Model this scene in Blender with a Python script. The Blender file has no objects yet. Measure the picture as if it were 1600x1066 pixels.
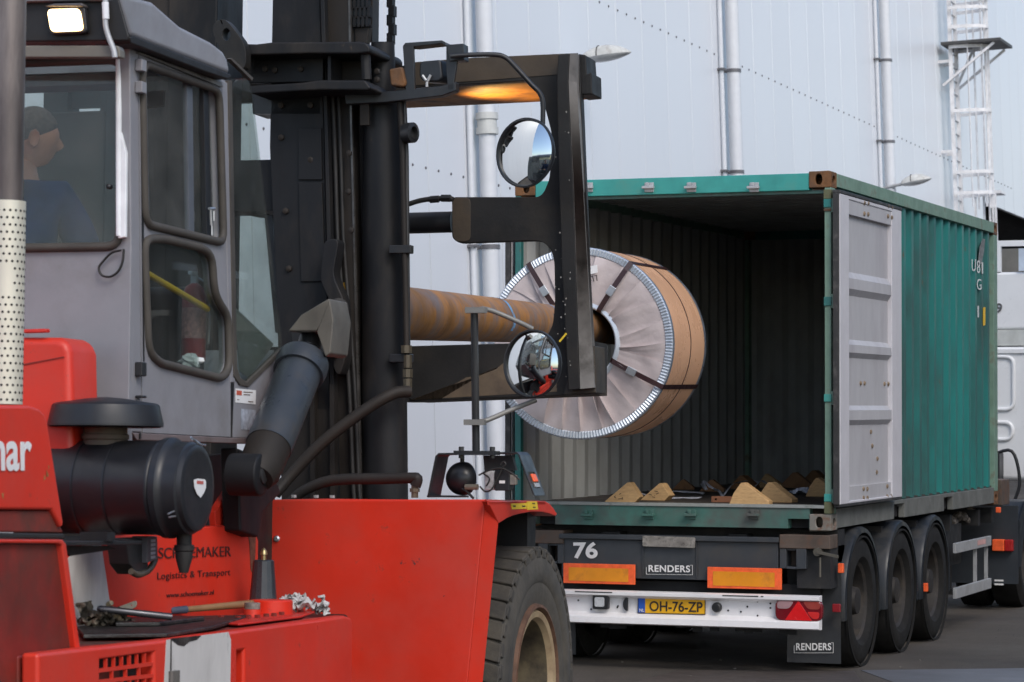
import bpy, bmesh, math, random
from mathutils import Vector as Vec, Matrix as Mat
random.seed(7)
R = math.radians
C = bpy.context.scene.collection
SC = bpy.context.scene

# ------------------------------------------------------------------ camera
YAW, PITCH, ROLL, FPX = .3691, .02353, .00118, 4340.0
CAM = Vec((6.2855, -19.461, 1.9313))
_f = Vec((-math.sin(YAW) * math.cos(PITCH), math.cos(YAW) * math.cos(PITCH), math.sin(PITCH)))
_r0 = Vec((math.cos(YAW), math.sin(YAW), 0))
_u0 = _r0.cross(_f)
_r = _r0 * math.cos(ROLL) + _u0 * math.sin(ROLL)
_u = -_r0 * math.sin(ROLL) + _u0 * math.cos(ROLL)
cd = bpy.data.cameras.new('camera')
cam = bpy.data.objects.new('camera', cd)
C.objects.link(cam)
cd.sensor_width = 36.0
cd.lens = FPX / 1600 * 36
cd.clip_start, cd.clip_end = .5, 2000
cd.dof.use_dof = True
cd.dof.focus_distance = 16.5
cd.dof.aperture_fstop = 9.0
cam.matrix_world = Mat(((_r.x, _u.x, -_f.x, CAM.x), (_r.y, _u.y, -_f.y, CAM.y), (_r.z, _u.z, -_f.z, CAM.z), (0, 0, 0, 1)))
SC.camera = cam

# ------------------------------------------------------------------ sky and sun
SUN_EL, SUN_DIR = 44, Vec((.74, -.67, 0)).normalized()
w = bpy.data.worlds.new('World')
SC.world = w
w.use_nodes = True
nt = w.node_tree
sky = nt.nodes.new('ShaderNodeTexSky')
sky.sky_type = 'NISHITA'
sky.sun_disc = False
sky.sun_elevation = R(SUN_EL)
sky.sun_rotation = math.atan2(SUN_DIR.x, SUN_DIR.y)
sky.air_density, sky.dust_density, sky.ozone_density = 1.0, 1.6, 1.0
nt.links.new(sky.outputs[0], nt.nodes['Background'].inputs[0])
nt.nodes['Background'].inputs[1].default_value = .15
sd = bpy.data.lights.new('sun', 'SUN')
sd.energy, sd.angle, sd.color = 1.0, R(24), (1, .95, .88)
sun = bpy.data.objects.new('sun', sd)
C.objects.link(sun)
_sv = Vec((SUN_DIR.x * math.cos(R(SUN_EL)), SUN_DIR.y * math.cos(R(SUN_EL)), math.sin(R(SUN_EL))))
sun.rotation_euler = _sv.to_track_quat('Z', 'Y').to_euler()
sun.location = (30, 20, 40)
SC.view_settings.view_transform = 'Standard'
SC.view_settings.look = 'None'
SC.view_settings.exposure = 0.5
SC.view_settings.gamma = 1.0
SC.view_settings.use_curve_mapping = False
SC.render.engine = 'CYCLES'
SC.cycles.max_bounces = 8
SC.cycles.transparent_max_bounces = 16
SC.cycles.use_denoising = True

# ------------------------------------------------------------------ surveying: sight lines met with real planes
def ray(x, y):
    return _f + _r * ((x - 800) / FPX) - _u * ((y - 533) / FPX)

def W(x, y, X=None, Y=None, Z=None):
    d = ray(x, y)
    t = (X - CAM.x) / d.x if X is not None else (Y - CAM.y) / d.y if Y is not None else (Z - CAM.z) / d.z
    return CAM + d * t

def atdepth(x, y, z):
    return CAM + ray(x, y) * z

class Frame:
    """a local frame (e.g. the forklift's right, forward, up); p() meets a sight line with one of its planes"""
    def __init__(s, m):
        s.m, s.i = m, m.inverted()
    def p(s, x, y, a=None, b=None, c=None):
        o = s.i @ CAM
        d = s.i.to_3x3() @ ray(x, y)
        if a is not None: t = (a - o.x) / d.x
        elif b is not None: t = (b - o.y) / d.y
        else: t = (c - o.z) / d.z
        return o + d * t

# ------------------------------------------------------------------ mesh helpers
class MB:
    def __init__(s):
        s.v, s.f, s.mi = [], [], []
        s.cur = 0
    def add(s, vs, fs):
        o = len(s.v)
        s.v += [Vec(v) for v in vs]
        for f in fs:
            s.f.append([i + o for i in f]); s.mi.append(s.cur)
        return s
    def box(s, a, b):
        x0, y0, z0 = a; x1, y1, z1 = b
        if x0 > x1: x0, x1 = x1, x0
        if y0 > y1: y0, y1 = y1, y0
        if z0 > z1: z0, z1 = z1, z0
        return s.add([(x0, y0, z0), (x1, y0, z0), (x1, y1, z0), (x0, y1, z0), (x0, y0, z1), (x1, y0, z1), (x1, y1, z1), (x0, y1, z1)],
                     [(0, 3, 2, 1), (4, 5, 6, 7), (0, 1, 5, 4), (1, 2, 6, 5), (2, 3, 7, 6), (3, 0, 4, 7)])
    def obox(s, c, ax, ay, az):
        """centre and three half-axis vectors"""
        c, ax, ay, az = Vec(c), Vec(ax), Vec(ay), Vec(az)
        vs = [c + ax * i + ay * j + az * k for k in (-1, 1) for (i, j) in ((-1, -1), (1, -1), (1, 1), (-1, 1))]
        return s.add(vs, [(0, 3, 2, 1), (4, 5, 6, 7), (0, 1, 5, 4), (1, 2, 6, 5), (2, 3, 7, 6), (3, 0, 4, 7)])
    def bar(s, p, q, wx, wz, up=(0, 0, 1)):
        p, q = Vec(p), Vec(q)
        d = (q - p); L = d.length; d.normalize()
        sd = d.cross(Vec(up)).normalized(); u = sd.cross(d)
        return s.obox((p + q) / 2, sd * wx / 2, d * L / 2, u * wz / 2)
    def prism(s, poly, ext):
        poly = [Vec(p) for p in poly]; e = Vec(ext); n = len(poly)
        nrm = Vec()
        for i in range(n): nrm += (poly[i] - poly[0]).cross(poly[(i + 1) % n] - poly[0])
        if nrm.dot(e) > 0: poly = poly[::-1]
        vs = poly + [p + e for p in poly]
        fs = [list(range(n)), list(range(2 * n - 1, n - 1, -1))]
        for i in range(n):
            j = (i + 1) % n
            fs.append((j, i, i + n, j + n))
        return s.add(vs, fs)
    def plate(s, outer, holes, ext):
        """flat plate with holes, thickness ext"""
        e = Vec(ext)
        bm = bmesh.new()
        loops = []
        for lp in [outer] + list(holes):
            vs = [bm.verts.new(Vec(p)) for p in lp]
            loops.append(vs)
            for i in range(len(vs)): bm.edges.new((vs[i], vs[(i + 1) % len(vs)]))
        bmesh.ops.triangle_fill(bm, edges=bm.edges[:], use_beauty=True)
        bm.verts.index_update()
        base = [v.co.copy() for v in bm.verts]; n = len(base)
        fs = []
        for f in bm.faces:
            idx = [v.index for v in f.verts]
            if f.normal.dot(e) > 0: idx = idx[::-1]
            fs.append(idx); fs.append([i + n for i in idx[::-1]])
        idl = [[v.index for v in lp] for lp in loops]
        bm.free()
        cen_n = e.normalized()
        for k, lp in enumerate(idl):
            pts = [base[i] for i in lp]
            nr = Vec()
            for i in range(len(pts)): nr += (pts[i] - pts[0]).cross(pts[(i + 1) % len(pts)] - pts[0])
            ccw = nr.dot(cen_n) > 0
            if k > 0: ccw = not ccw
            for i in range(len(lp)):
                a, b = lp[i], lp[(i + 1) % len(lp)]
                fs.append((a, b, b + n, a + n) if ccw else (b, a, a + n, b + n))
        return s.add(base + [p + e for p in base], fs)
    def tube(s, path, rad, seg=10, caps=True, closed=False):
        path = [Vec(p) for p in path]; n = len(path)
        rads = rad if isinstance(rad, (list, tuple)) else [rad] * n
        tans = []
        for i in range(n):
            if closed: t = path[(i + 1) % n] - path[i - 1]
            else: t = path[min(i + 1, n - 1)] - path[max(i - 1, 0)]
            tans.append(t.normalized())
        ref = Vec((0, 0, 1)) if abs(tans[0].z) < .9 else Vec((1, 0, 0))
        nx = tans[0].cross(ref).normalized()
        vs, fs = [], []
        for i in range(n):
            nx = (nx - tans[i] * nx.dot(tans[i])).normalized()
            by = tans[i].cross(nx)
            for k in range(seg):
                a = 2 * math.pi * k / seg
                vs.append(path[i] + (nx * math.cos(a) + by * math.sin(a)) * rads[i])
        for i in range(n if closed else n - 1):
            j = (i + 1) % n
            for k in range(seg):
                l = (k + 1) % seg
                fs.append((i * seg + k, i * seg + l, j * seg + l, j * seg + k))
        if caps and not closed:
            fs.append(list(range(seg - 1, -1, -1)))
            fs.append([(n - 1) * seg + k for k in range(seg)])
        return s.add(vs, fs)
    def lathe(s, prof, org, axis, seg=32, caps=True, ref=None, closed=False):
        """profile [(along, radius)] turned round axis from org"""
        org, ax = Vec(org), Vec(axis).normalized()
        rf = Vec(ref) if ref else (Vec((0, 0, 1)) if abs(ax.z) < .9 else Vec((1, 0, 0)))
        nx = (rf - ax * rf.dot(ax)).normalized(); by = ax.cross(nx)
        vs, fs = [], []
        for (a, r) in prof:
            for k in range(seg):
                t = 2 * math.pi * k / seg
                vs.append(org + ax * a + (nx * math.cos(t) + by * math.sin(t)) * r)
        n = len(prof)
        for i in range(n if closed else n - 1):
            j = (i + 1) % n
            for k in range(seg):
                l = (k + 1) % seg
                fs.append((i * seg + k, i * seg + l, j * seg + l, j * seg + k))
        if caps and not closed:
            if prof[0][1] > 1e-4: fs.append(list(range(seg - 1, -1, -1)))
            if prof[-1][1] > 1e-4: fs.append([(n - 1) * seg + k for k in range(seg)])
        return s.add(vs, fs)
    def ball(s, c, rx, ry=None, rz=None, seg=14, rings=8):
        ry = ry or rx; rz = rz or rx
        vs, fs = [], []
        c = Vec(c)
        for i in range(rings + 1):
            th = math.pi * i / rings
            for k in range(seg):
                a = 2 * math.pi * k / seg
                vs.append(c + Vec((rx * math.sin(th) * math.cos(a), ry * math.sin(th) * math.sin(a), rz * math.cos(th))))
        for i in range(rings):
            for k in range(seg):
                l = (k + 1) % seg
                fs.append((i * seg + k, (i + 1) * seg + k, (i + 1) * seg + l, i * seg + l))
        return s.add(vs, fs)
    def sheet(s, rows):
        n = len(rows[0]); vs = [p for r in rows for p in r]; fs = []
        for i in range(len(rows) - 1):
            for k in range(n - 1):
                fs.append((i * n + k, i * n + k + 1, (i + 1) * n + k + 1, (i + 1) * n + k))
        return s.add(vs, fs)
    def mesh(s, name, m, smooth=30, merge=False):
        me = bpy.data.meshes.new(name)
        me.from_pydata([tuple(v) for v in s.v], [], s.f)
        ms = m if isinstance(m, (list, tuple)) else [m]
        for q in ms: me.materials.append(q)
        if len(ms) > 1: me.polygons.foreach_set('material_index', s.mi)
        bm = bmesh.new(); bm.from_mesh(me)
        bmesh.ops.remove_doubles(bm, verts=bm.verts[:], dist=1e-5)
        bmesh.ops.recalc_face_normals(bm, faces=bm.faces[:])
        bm.to_mesh(me); bm.free()
        if smooth:
            me.shade_smooth()
            me.set_sharp_from_angle(angle=R(smooth))
        me.update()
        return me
    def build(s, name, m, parent=None, bevel=0, smooth=30, seg=2):
        o = bpy.data.objects.new(name, s.mesh(name, m, smooth))
        C.objects.link(o)
        if parent is not None: o.parent = parent
        if bevel:
            b = o.modifiers.new('bevel', 'BEVEL')
            b.width, b.segments, b.limit_method, b.angle_limit = bevel, seg, 'ANGLE', R(35)
            b.harden_normals = True
        return o

def rounded(pts, r, n=5):
    """round the corners of a closed polygon"""
    pts = [Vec(p) for p in pts]; out = []; N = len(pts)
    for i in range(N):
        p, a, b = pts[i], pts[i - 1], pts[(i + 1) % N]
        ra = min(r, (a - p).length * .48); rb = min(r, (b - p).length * .48)
        s, e = p + (a - p).normalized() * ra, p + (b - p).normalized() * rb
        for k in range(n + 1):
            t = k / n
            out.append(s * (1 - t) ** 2 + p * 2 * t * (1 - t) + e * t * t)
    return out

def smoothpath(pts, sub=6):
    pts = [Vec(p) for p in pts]; out = []
    for i in range(len(pts) - 1):
        p0, p1, p2, p3 = pts[max(i - 1, 0)], pts[i], pts[i + 1], pts[min(i + 2, len(pts) - 1)]
        for k in range(sub):
            t = k / sub
            out.append(.5 * ((2 * p1) + (p2 - p0) * t + (2 * p0 - 5 * p1 + 4 * p2 - p3) * t * t + (3 * p1 - p0 - 3 * p2 + p3) * t ** 3))
    out.append(pts[-1])
    return out

def thing(name, label, cat, loc=(0, 0, 0), group=None, matrix=None):
    o = bpy.data.objects.new(name, None)
    C.objects.link(o)
    if matrix is not None: o.matrix_world = matrix
    else: o.location = loc
    o.empty_display_size = .2
    o['label'] = label; o['category'] = cat
    if group: o['group'] = group
    return o

def tag(o, label, cat, group=None):
    o['label'] = label; o['category'] = cat
    if group: o['group'] = group
    return o

def plabel(o, s):
    o['label'] = s
    return o

def text(name, s, bl, br, tl, m, parent=None, lift=.003, offset=0.0, fit=True, shear=0, space=1.0):
    """lettering fitted to the box bottom-left, bottom-right, top-left"""
    cu = bpy.data.curves.new(name, 'FONT')
    cu.body = s; cu.size = 1; cu.extrude = .004; cu.offset = offset; cu.shear = shear; cu.space_character = space
    cu.materials.append(m)
    o = bpy.data.objects.new(name, cu)
    C.objects.link(o)
    bpy.context.view_layer.update()
    bb = [Vec(c) for c in o.bound_box]
    x0, x1 = min(c.x for c in bb), max(c.x for c in bb)
    y0, y1 = min(c.y for c in bb), max(c.y for c in bb)
    bl, br, tl = Vec(bl), Vec(br), Vec(tl)
    ex, ey = (br - bl) / (x1 - x0), (tl - bl) / (y1 - y0)
    ez = ex.cross(ey).normalized()
    org = bl - ex * x0 - ey * y0 + ez * lift
    me = bpy.data.meshes.new_from_object(o.evaluated_get(bpy.context.evaluated_depsgraph_get()))
    bpy.data.objects.remove(o)
    for v in me.vertices:
        c = v.co
        v.co = org + ex * c.x + ey * c.y + ez * (c.z * .2)
    me.update()
    o = bpy.data.objects.new(name, me)
    C.objects.link(o)
    if parent is not None: o.parent = parent
    return o

# ------------------------------------------------------------------ materials
def mk(name, col, rough=.5, objvar=0., metal=0., spec=.5, var=.12, vscale=6., dirt=None, dscale=2.5, dlo=.52, dhi=.7, dirt2=None, d2scale=9., d2lo=.62, d2hi=.7,
       bump=0., bscale=60., stretch=(1, 1, 1), rvar=.12, coat=0., emit=None, estr=0., alpha=None):
    m = bpy.data.materials.new(name)
    m.use_nodes = True
    t = m.node_tree; N = t.nodes; L = t.links
    b = N['Principled BSDF']
    tc = N.new('ShaderNodeTexCoord'); mp = N.new('ShaderNodeMapping')
    mp.inputs['Scale'].default_value = stretch
    L.new(tc.outputs['Object'], mp.inputs[0])
    def noise(sc, det=6, rgh=.6):
        n = N.new('ShaderNodeTexNoise'); n.inputs['Scale'].default_value = sc
        n.inputs['Detail'].default_value = det; n.inputs['Roughness'].default_value = rgh
        L.new(mp.outputs[0], n.inputs['Vector']); return n.outputs['Fac']
    def rmap(src, lo, hi, a=0., c=1.):
        r = N.new('ShaderNodeMapRange'); r.inputs[1].default_value = lo; r.inputs[2].default_value = hi
        r.inputs[3].default_value = a; r.inputs[4].default_value = c
        L.new(src, r.inputs[0]); return r.outputs[0]
    def mix(fac, a, c):
        x = N.new('ShaderNodeMix'); x.data_type = 'RGBA'
        if isinstance(fac, float): x.inputs[0].default_value = fac
        else: L.new(fac, x.inputs[0])
        for i, q in ((6, a), (7, c)):
            if isinstance(q, tuple): x.inputs[i].default_value = q + (1,) if len(q) == 3 else q
            else: L.new(q, x.inputs[i])
        return x.outputs[2]
    lo = tuple(max(0, c * (1 - var)) for c in col); hi = tuple(min(1, c * (1 + var)) for c in col)
    c = mix(rmap(noise(vscale), .35, .65), lo, hi)
    if dirt is not None: c = mix(rmap(noise(dscale, 8, .65), dlo, dhi), c, dirt)
    if dirt2 is not None: c = mix(rmap(noise(d2scale, 10, .7), d2lo, d2hi), c, dirt2)
    if objvar:
        oi = N.new('ShaderNodeObjectInfo'); c = mix(rmap(oi.outputs['Random'], 0, 1, 0, objvar), c, (.45, .47, .52))
    L.new(c, b.inputs['Base Color'])
    L.new(rmap(noise(vscale * 1.7), .3, .7, max(.02, rough - rvar), min(1, rough + rvar)), b.inputs['Roughness'])
    b.inputs['Metallic'].default_value = metal
    b.inputs['Specular IOR Level'].default_value = spec
    b.inputs['Coat Weight'].default_value = coat
    if bump:
        bp = N.new('ShaderNodeBump'); bp.inputs['Strength'].default_value = bump; bp.inputs['Distance'].default_value = .01
        L.new(noise(bscale, 5), bp.inputs['Height']); L.new(bp.outputs[0], b.inputs['Normal'])
    if emit is not None:
        b.inputs['Emission Color'].default_value = emit + (1,); b.inputs['Emission Strength'].default_value = estr
    return m

def glassmat(name, tint=(.75, .8, .8), rough=.02, dirt=.12):
    m = bpy.data.materials.new(name); m.use_nodes = True
    t = m.node_tree; N = t.nodes; L = t.links
    N.remove(N['Principled BSDF'])
    out = N['Material Output']
    tr = N.new('ShaderNodeBsdfTransparent'); tr.inputs[0].default_value = tint + (1,)
    gl = N.new('ShaderNodeBsdfGlossy'); gl.inputs['Roughness'].default_value = rough
    df = N.new('ShaderNodeBsdfDiffuse'); df.inputs[0].default_value = (.25, .25, .24, 1)
    fc = N.new('ShaderNodeLayerWeight'); fc.inputs[0].default_value = .5
    pw = N.new('ShaderNodeMath'); pw.operation = 'POWER'; L.new(fc.outputs['Facing'], pw.inputs[0]); pw.inputs[1].default_value = 5
    lw = N.new('ShaderNodeMath'); lw.operation = 'MULTIPLY_ADD'; L.new(pw.outputs[0], lw.inputs[0]); lw.inputs[1].default_value = .9; lw.inputs[2].default_value = .03
    a = N.new('ShaderNodeMixShader'); L.new(lw.outputs[0], a.inputs[0]); L.new(tr.outputs[0], a.inputs[1]); L.new(gl.outputs[0], a.inputs[2])
    tc = N.new('ShaderNodeTexCoord'); n = N.new('ShaderNodeTexNoise'); n.inputs['Scale'].default_value = 5; n.inputs['Detail'].default_value = 6
    L.new(tc.outputs['Object'], n.inputs['Vector'])
    mr = N.new('ShaderNodeMapRange'); mr.inputs[1].default_value = .4; mr.inputs[2].default_value = .75; mr.inputs[3].default_value = dirt * .4; mr.inputs[4].default_value = dirt * 1.8
    L.new(n.outputs[0], mr.inputs[0])
    b2 = N.new('ShaderNodeMixShader'); L.new(mr.outputs[0], b2.inputs[0]); L.new(a.outputs[0], b2.inputs[1]); L.new(df.outputs[0], b2.inputs[2])
    L.new(b2.outputs[0], out.inputs[0])
    return m

m_red = mk('red paint', (.64, .030, .012), .42, var=.12, vscale=1.0, dirt=(.52, .05, .032), dscale=1.6, dlo=.46, dhi=.72, rvar=.2, dirt2=(.15, .055, .04), d2scale=8, d2lo=.63, d2hi=.73, bump=.05, bscale=30)
m_redgrimeshade = mk('red paint with grime and painted shade', (.22, .018, .012), .6, var=.25, vscale=3, dirt=(.06, .03, .02), dscale=2.2, dlo=.4, dhi=.65)  # grime tone; also carries painted shade on hood band and cowl
m_redflat = mk('clean red plastic', (.58, .03, .02), .35)
m_cab = mk('grey cab paint', (.235, .235, .255), .45, var=.06, dirt=(.17, .16, .155), dscale=2, dlo=.5, dhi=.75, dirt2=(.12, .08, .06), d2scale=22, d2lo=.71, d2hi=.76)
m_cabdark = mk('brown grey skirt paint', (.15, .12, .12), .55, dirt=(.09, .07, .06))
m_roofblack = mk('black roof lining', (.012, .011, .011), .6)
m_black = mk('black painted steel', (.016, .017, .019), .42, var=.25, vscale=4, dirt=(.035, .03, .026), dscale=2.2, dlo=.5, dhi=.75, dirt2=(.08, .06, .045), d2scale=16, d2lo=.68, d2hi=.78, bump=.1, bscale=40)
m_mast = mk('greasy dark mast steel', (.0105, .011, .0125), .55, spec=.25, var=.3, vscale=3, dirt=(.042, .034, .027), dscale=1.8, dlo=.48, dhi=.7, dirt2=(.085, .06, .04), d2scale=12, d2lo=.66, d2hi=.76, stretch=(1, 1, .35), bump=.08)
m_mastbrown = mk('brown greasy mast web', (.025, .02, .016), .6, spec=.25, var=.3, vscale=3, dirt=(.018, .017, .017), dscale=2, dlo=.4, dhi=.7, stretch=(1, 1, .3), bump=.08)
m_carr = mk('worn black carriage steel', (.016, .0155, .015), .55, spec=.3, var=.25, vscale=4, dirt=(.038, .032, .025), dscale=2.5, dlo=.5, dhi=.75, dirt2=(.10, .08, .06), d2scale=20, d2lo=.68, d2hi=.74, bump=.1)
m_carrbrown = mk('muddy carriage steel', (.05, .036, .022), .6, var=.25, vscale=4, dirt=(.03, .026, .022), dscale=2, dlo=.5, dhi=.6, bump=.1)
m_post = mk('grey scuffed carriage flange', (.17, .16, .15), .5, var=.2, vscale=6, dirt=(.05, .045, .04), dscale=5, dlo=.5, dhi=.7)
m_rubber = mk('black rubber', (.018, .017, .016), .65)
m_seal = mk('brown weathered window rubber', (.06, .053, .045), .7, var=.2)
m_tyre = mk('grey brown tyre rubber', (.060, .055, .047), .85, var=.18, vscale=9, dirt=(.10, .088, .07), dscale=3.5, dlo=.45, dhi=.75, bump=.25, bscale=45)
m_tread = mk('dark tyre tread', (.03, .028, .026), .85, var=.2, vscale=12, dirt=(.06, .052, .042), dscale=6, bump=.3)
m_rim = mk('dusty gold rim', (.36, .27, .16), .6, var=.15, dirt=(.16, .10, .06), dscale=6, dlo=.5, dhi=.75)
m_rimrust = mk('rust brown lock ring', (.11, .055, .032), .7, var=.3, vscale=14)
m_plastic = mk('black plastic', (.014, .015, .018), .42, var=.15, dirt=(.035, .034, .033), dscale=4, dlo=.55, dhi=.8)
m_tilt = mk('blue black cylinder paint', (.030, .036, .044), .35, var=.15, dirt=(.05, .045, .04), dscale=4)
m_chrome = mk('chrome', (.92, .94, .96), .14, metal=1., rvar=.03)
m_mirror = mk('mirror glass', (.82, .85, .85), .015, metal=1., rvar=.01, var=.02)
m_steel = mk('zinc steel', (.5, .52, .55), .35, metal=.8)
m_galv = mk('grey galvanised', (.42, .43, .44), .5, metal=.3)
m_brass = mk('brass', (.42, .33, .17), .35, metal=.8)
m_white = mk('white paint', (.74, .75, .76), .4, var=.05, dirt=(.5, .48, .45), dscale=3, dlo=.55, dhi=.85)
m_whitedirty = mk('dirty white stripe paint', (.56, .54, .52), .55, var=.08, dirt=(.30, .28, .26), dscale=4, dlo=.5, dhi=.8, dirt2=(.10, .09, .085), d2scale=7, d2lo=.64, d2hi=.72, stretch=(1, 1, .35))
m_text = mk('white lettering', (.75, .75, .75), .5, var=.04)
m_textblack = mk('black lettering', (.02, .015, .015), .6)
m_yellow = mk('yellow plastic', (.75, .46, .02), .45)
m_yellowlab = mk('yellow sticker', (.75, .52, .03), .5)
m_lamp = mk('lit warm lamp', (1, .9, .7), .3, emit=(1, .66, .30), estr=6.0)
m_skin = mk('skin', (.60, .31, .20), .55, var=.1, vscale=20, dirt=(.58, .28, .20), dscale=12)
m_hair = mk('short grey brown hair', (.11, .09, .08), .9, var=.25, vscale=60, bump=.3, bscale=200)
m_navy = mk('navy work jacket', (.020, .036, .11), .85, var=.2, vscale=8, bump=.3, bscale=25)
m_trous = mk('dark trousers', (.02, .021, .026), .85, var=.2)
m_seat = mk('black seat cloth', (.02, .02, .021), .85)
m_glass = glassmat('cab glass', (.90, .93, .92), dirt=.085)
m_glassd = glassmat('dusty cab glass', (.80, .85, .83), dirt=.05)
m_rustpipe = mk('rusty boom steel', (.30, .135, .03), .6, var=.35, vscale=2.5, dirt=(.19, .135, .11), dscale=3.2, dlo=.44, dhi=.6, dirt2=(.42, .17, .02), d2scale=3.5, d2lo=.52, d2hi=.66, bump=.15, bscale=30, stretch=(1, 1.5, .7))
m_blue = mk('blue chalk paint', (.13, .31, .52), .8, dirt=(.28, .15, .06), dscale=14, dlo=.5, dhi=.62)
m_grime = mk('oily black grime', (.015, .014, .013), .45, var=.4, vscale=15, dirt=(.05, .045, .04), dscale=8, bump=.4)
m_rag = mk('grey paper rag', (.45, .44, .43), .9, var=.2, vscale=10, dirt=(.22, .21, .2), dscale=8)
m_handle = mk('worn wooden handle', (.26, .14, .06), .6, var=.25, vscale=5, stretch=(1, 1, 1))

# ================================================================== GROUND
m_asph = mk('yard asphalt', (.080, .069, .058), .85, var=.2, vscale=.8, dirt=(.048, .042, .037), dscale=.5, dlo=.45, dhi=.7, dirt2=(.15, .14, .125), d2scale=34, d2lo=.58, d2hi=.70, bump=.9, bscale=60, spec=.35)
m_conc = mk('blue grey concrete', (.125, .128, .142), .6, var=.15, vscale=.7, dirt=(.08, .08, .085), dscale=.9, dlo=.45, dhi=.75, bump=.2, bscale=40)
m_plate = mk('dull brown road plate', (.07, .058, .052), .55, var=.2, vscale=3, dirt=(.04, .036, .034), dscale=3)
g = MB(); g.add([(-400, -400, 0), (400, -400, 0), (400, 400, 0), (-400, 400, 0)], [(0, 1, 2, 3)])
o = g.build('ground', m_asph); o['kind'] = 'structure'
a, b = W(1345, 1048, Z=0), W(1600, 1045, Z=0)
e = (b - a).normalized(); q = Vec((e.y, -e.x, 0))
g = MB(); g.prism([a + Vec((0, 0, -.05)), a + e * 9 + Vec((0, 0, -.05)), a + e * 9 + q * 5 + Vec((0, 0, -.05)), a + q * 5 + Vec((0, 0, -.05))], (0, 0, .054))
o = g.build('concrete_slab', m_conc); o['kind'] = 'structure'
a2 = W(1060, 1049, Z=0); b2 = W(1335, 1050, Z=0)
e2 = (b2 - a2).normalized(); q2 = Vec((e2.y, -e2.x, 0))
g = MB(); g.prism([a2 + Vec((0, 0, -.05)), b2 + Vec((0, 0, -.05)), b2 + q2 * 3 - e2 * .1 + Vec((0, 0, -.05)), a2 + q2 * 3 - e2 * 1.2 + Vec((0, 0, -.05))], (0, 0, .058))
o = g.build('road_plate', m_plate); o['kind'] = 'structure'
# loose stones on the yard
g = MB()
for i in range(120):
    x, y = random.uniform(-3, 7), random.uniform(-4, 12)
    s = random.uniform(.004, .012)
    g.ball((x, y, s * .4), s, s * random.uniform(.6, 1), s * .6, 6, 4)
o = g.build('gravel', mk('pale grit', (.15, .14, .125), .9)); o['kind'] = 'stuff'

# ================================================================== WAREHOUSE FACADE
TL, TP = R(2.1), R(.8)
BM = Mat.Translation((-6.0, 0, 0)) @ Mat.Rotation(-TL, 4, 'Y') @ Mat.Rotation(-TP, 4, 'X')
BF = Frame(BM)
m_panel = mk('white facade panel', (.73, .75, .785), .34, objvar=.12, var=.02, vscale=.25, spec=.5, rvar=.04, dirt=(.67, .69, .72), dscale=.5, dlo=.5, dhi=.8, stretch=(1, 1, .25))
m_pipew = mk('white downpipe', (.64, .66, .69), .5, var=.03)
m_pipeg = mk('grey downpipe collar', (.55, .56, .54), .5)
m_dark = mk('dark interior', (.012, .012, .013), .8)
wh = thing('warehouse', 'tall white panelled warehouse facade with downpipes behind the container', 'building', matrix=BM)
P1, P2, P3 = BF.p(744, 300, a=0).y, BF.p(1130, 100, a=0).y, BF.p(1370, 60, a=0).y
PW = (P3 - P2) / 9
yopen, zopen = BF.p(1537, 330, a=0).y, BF.p(1575, 331, a=0).z
HT = 17.0
pan = MB(); pan.box((-.08, .003, 0), (0, PW - .003, HT))
pme = pan.mesh('wall_panel', m_panel)
panu = MB(); panu.box((-.08, .003, zopen), (0, PW - .003, HT)); panume = panu.mesh('wall_panel', m_panel)
y = P2 - PW * 34.5
i = 0
while y < 95:
    me = pme if y + PW < yopen + .2 or y > yopen + 16 else panume
    o = bpy.data.objects.new('wall_panel', me); C.objects.link(o); o.parent = wh; o.location = (0, y, 0)
    bv = o.modifiers.new('bevel', 'BEVEL'); bv.width = .009; bv.segments = 1
    y += PW; i += 1
bk = MB(); bk.box((-.6, P2 - PW * 34.5, -.5), (-.09, yopen, HT - .02)); bk.box((-.6, yopen + .01, zopen + .02), (-.09, 96, HT - .02))
bk.build('wall_core', m_dark, wh)
rc = MB(); rc.box((-6, yopen, 0), (-5.9, yopen + 18, zopen)); rc.box((-6, yopen - .1, 0), (-.1, yopen, zopen)); rc.box((-6, yopen, zopen + .02), (-.1, yopen + 18, zopen + .1))
rc.build('loading_bay', m_dark, wh)
# screw rows
for (xa, ya, xb, yb, nm) in ((946, 5, 1355, 195, 1), (638, 255, 800, 296, 2)):
    A, Bq = BF.p(xa, ya, a=0), BF.p(xb, yb, a=0)
    s = MB(); z = (A.z + Bq.z) / 2
    yy = A.y - 6
    while yy < Bq.y + 14:
        if min(abs(yy - p) for p in (P1, P2, P3)) > .3: s.lathe([(0, .017), (.008, .017), (.014, .009)], (0, yy, z), (1, 0, 0), 6)
        yy += PW / 3
    o = s.build('screw_row', mk('dark screw heads', (.10, .10, .11), .5), wh); o['kind'] = 'stuff'

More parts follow.
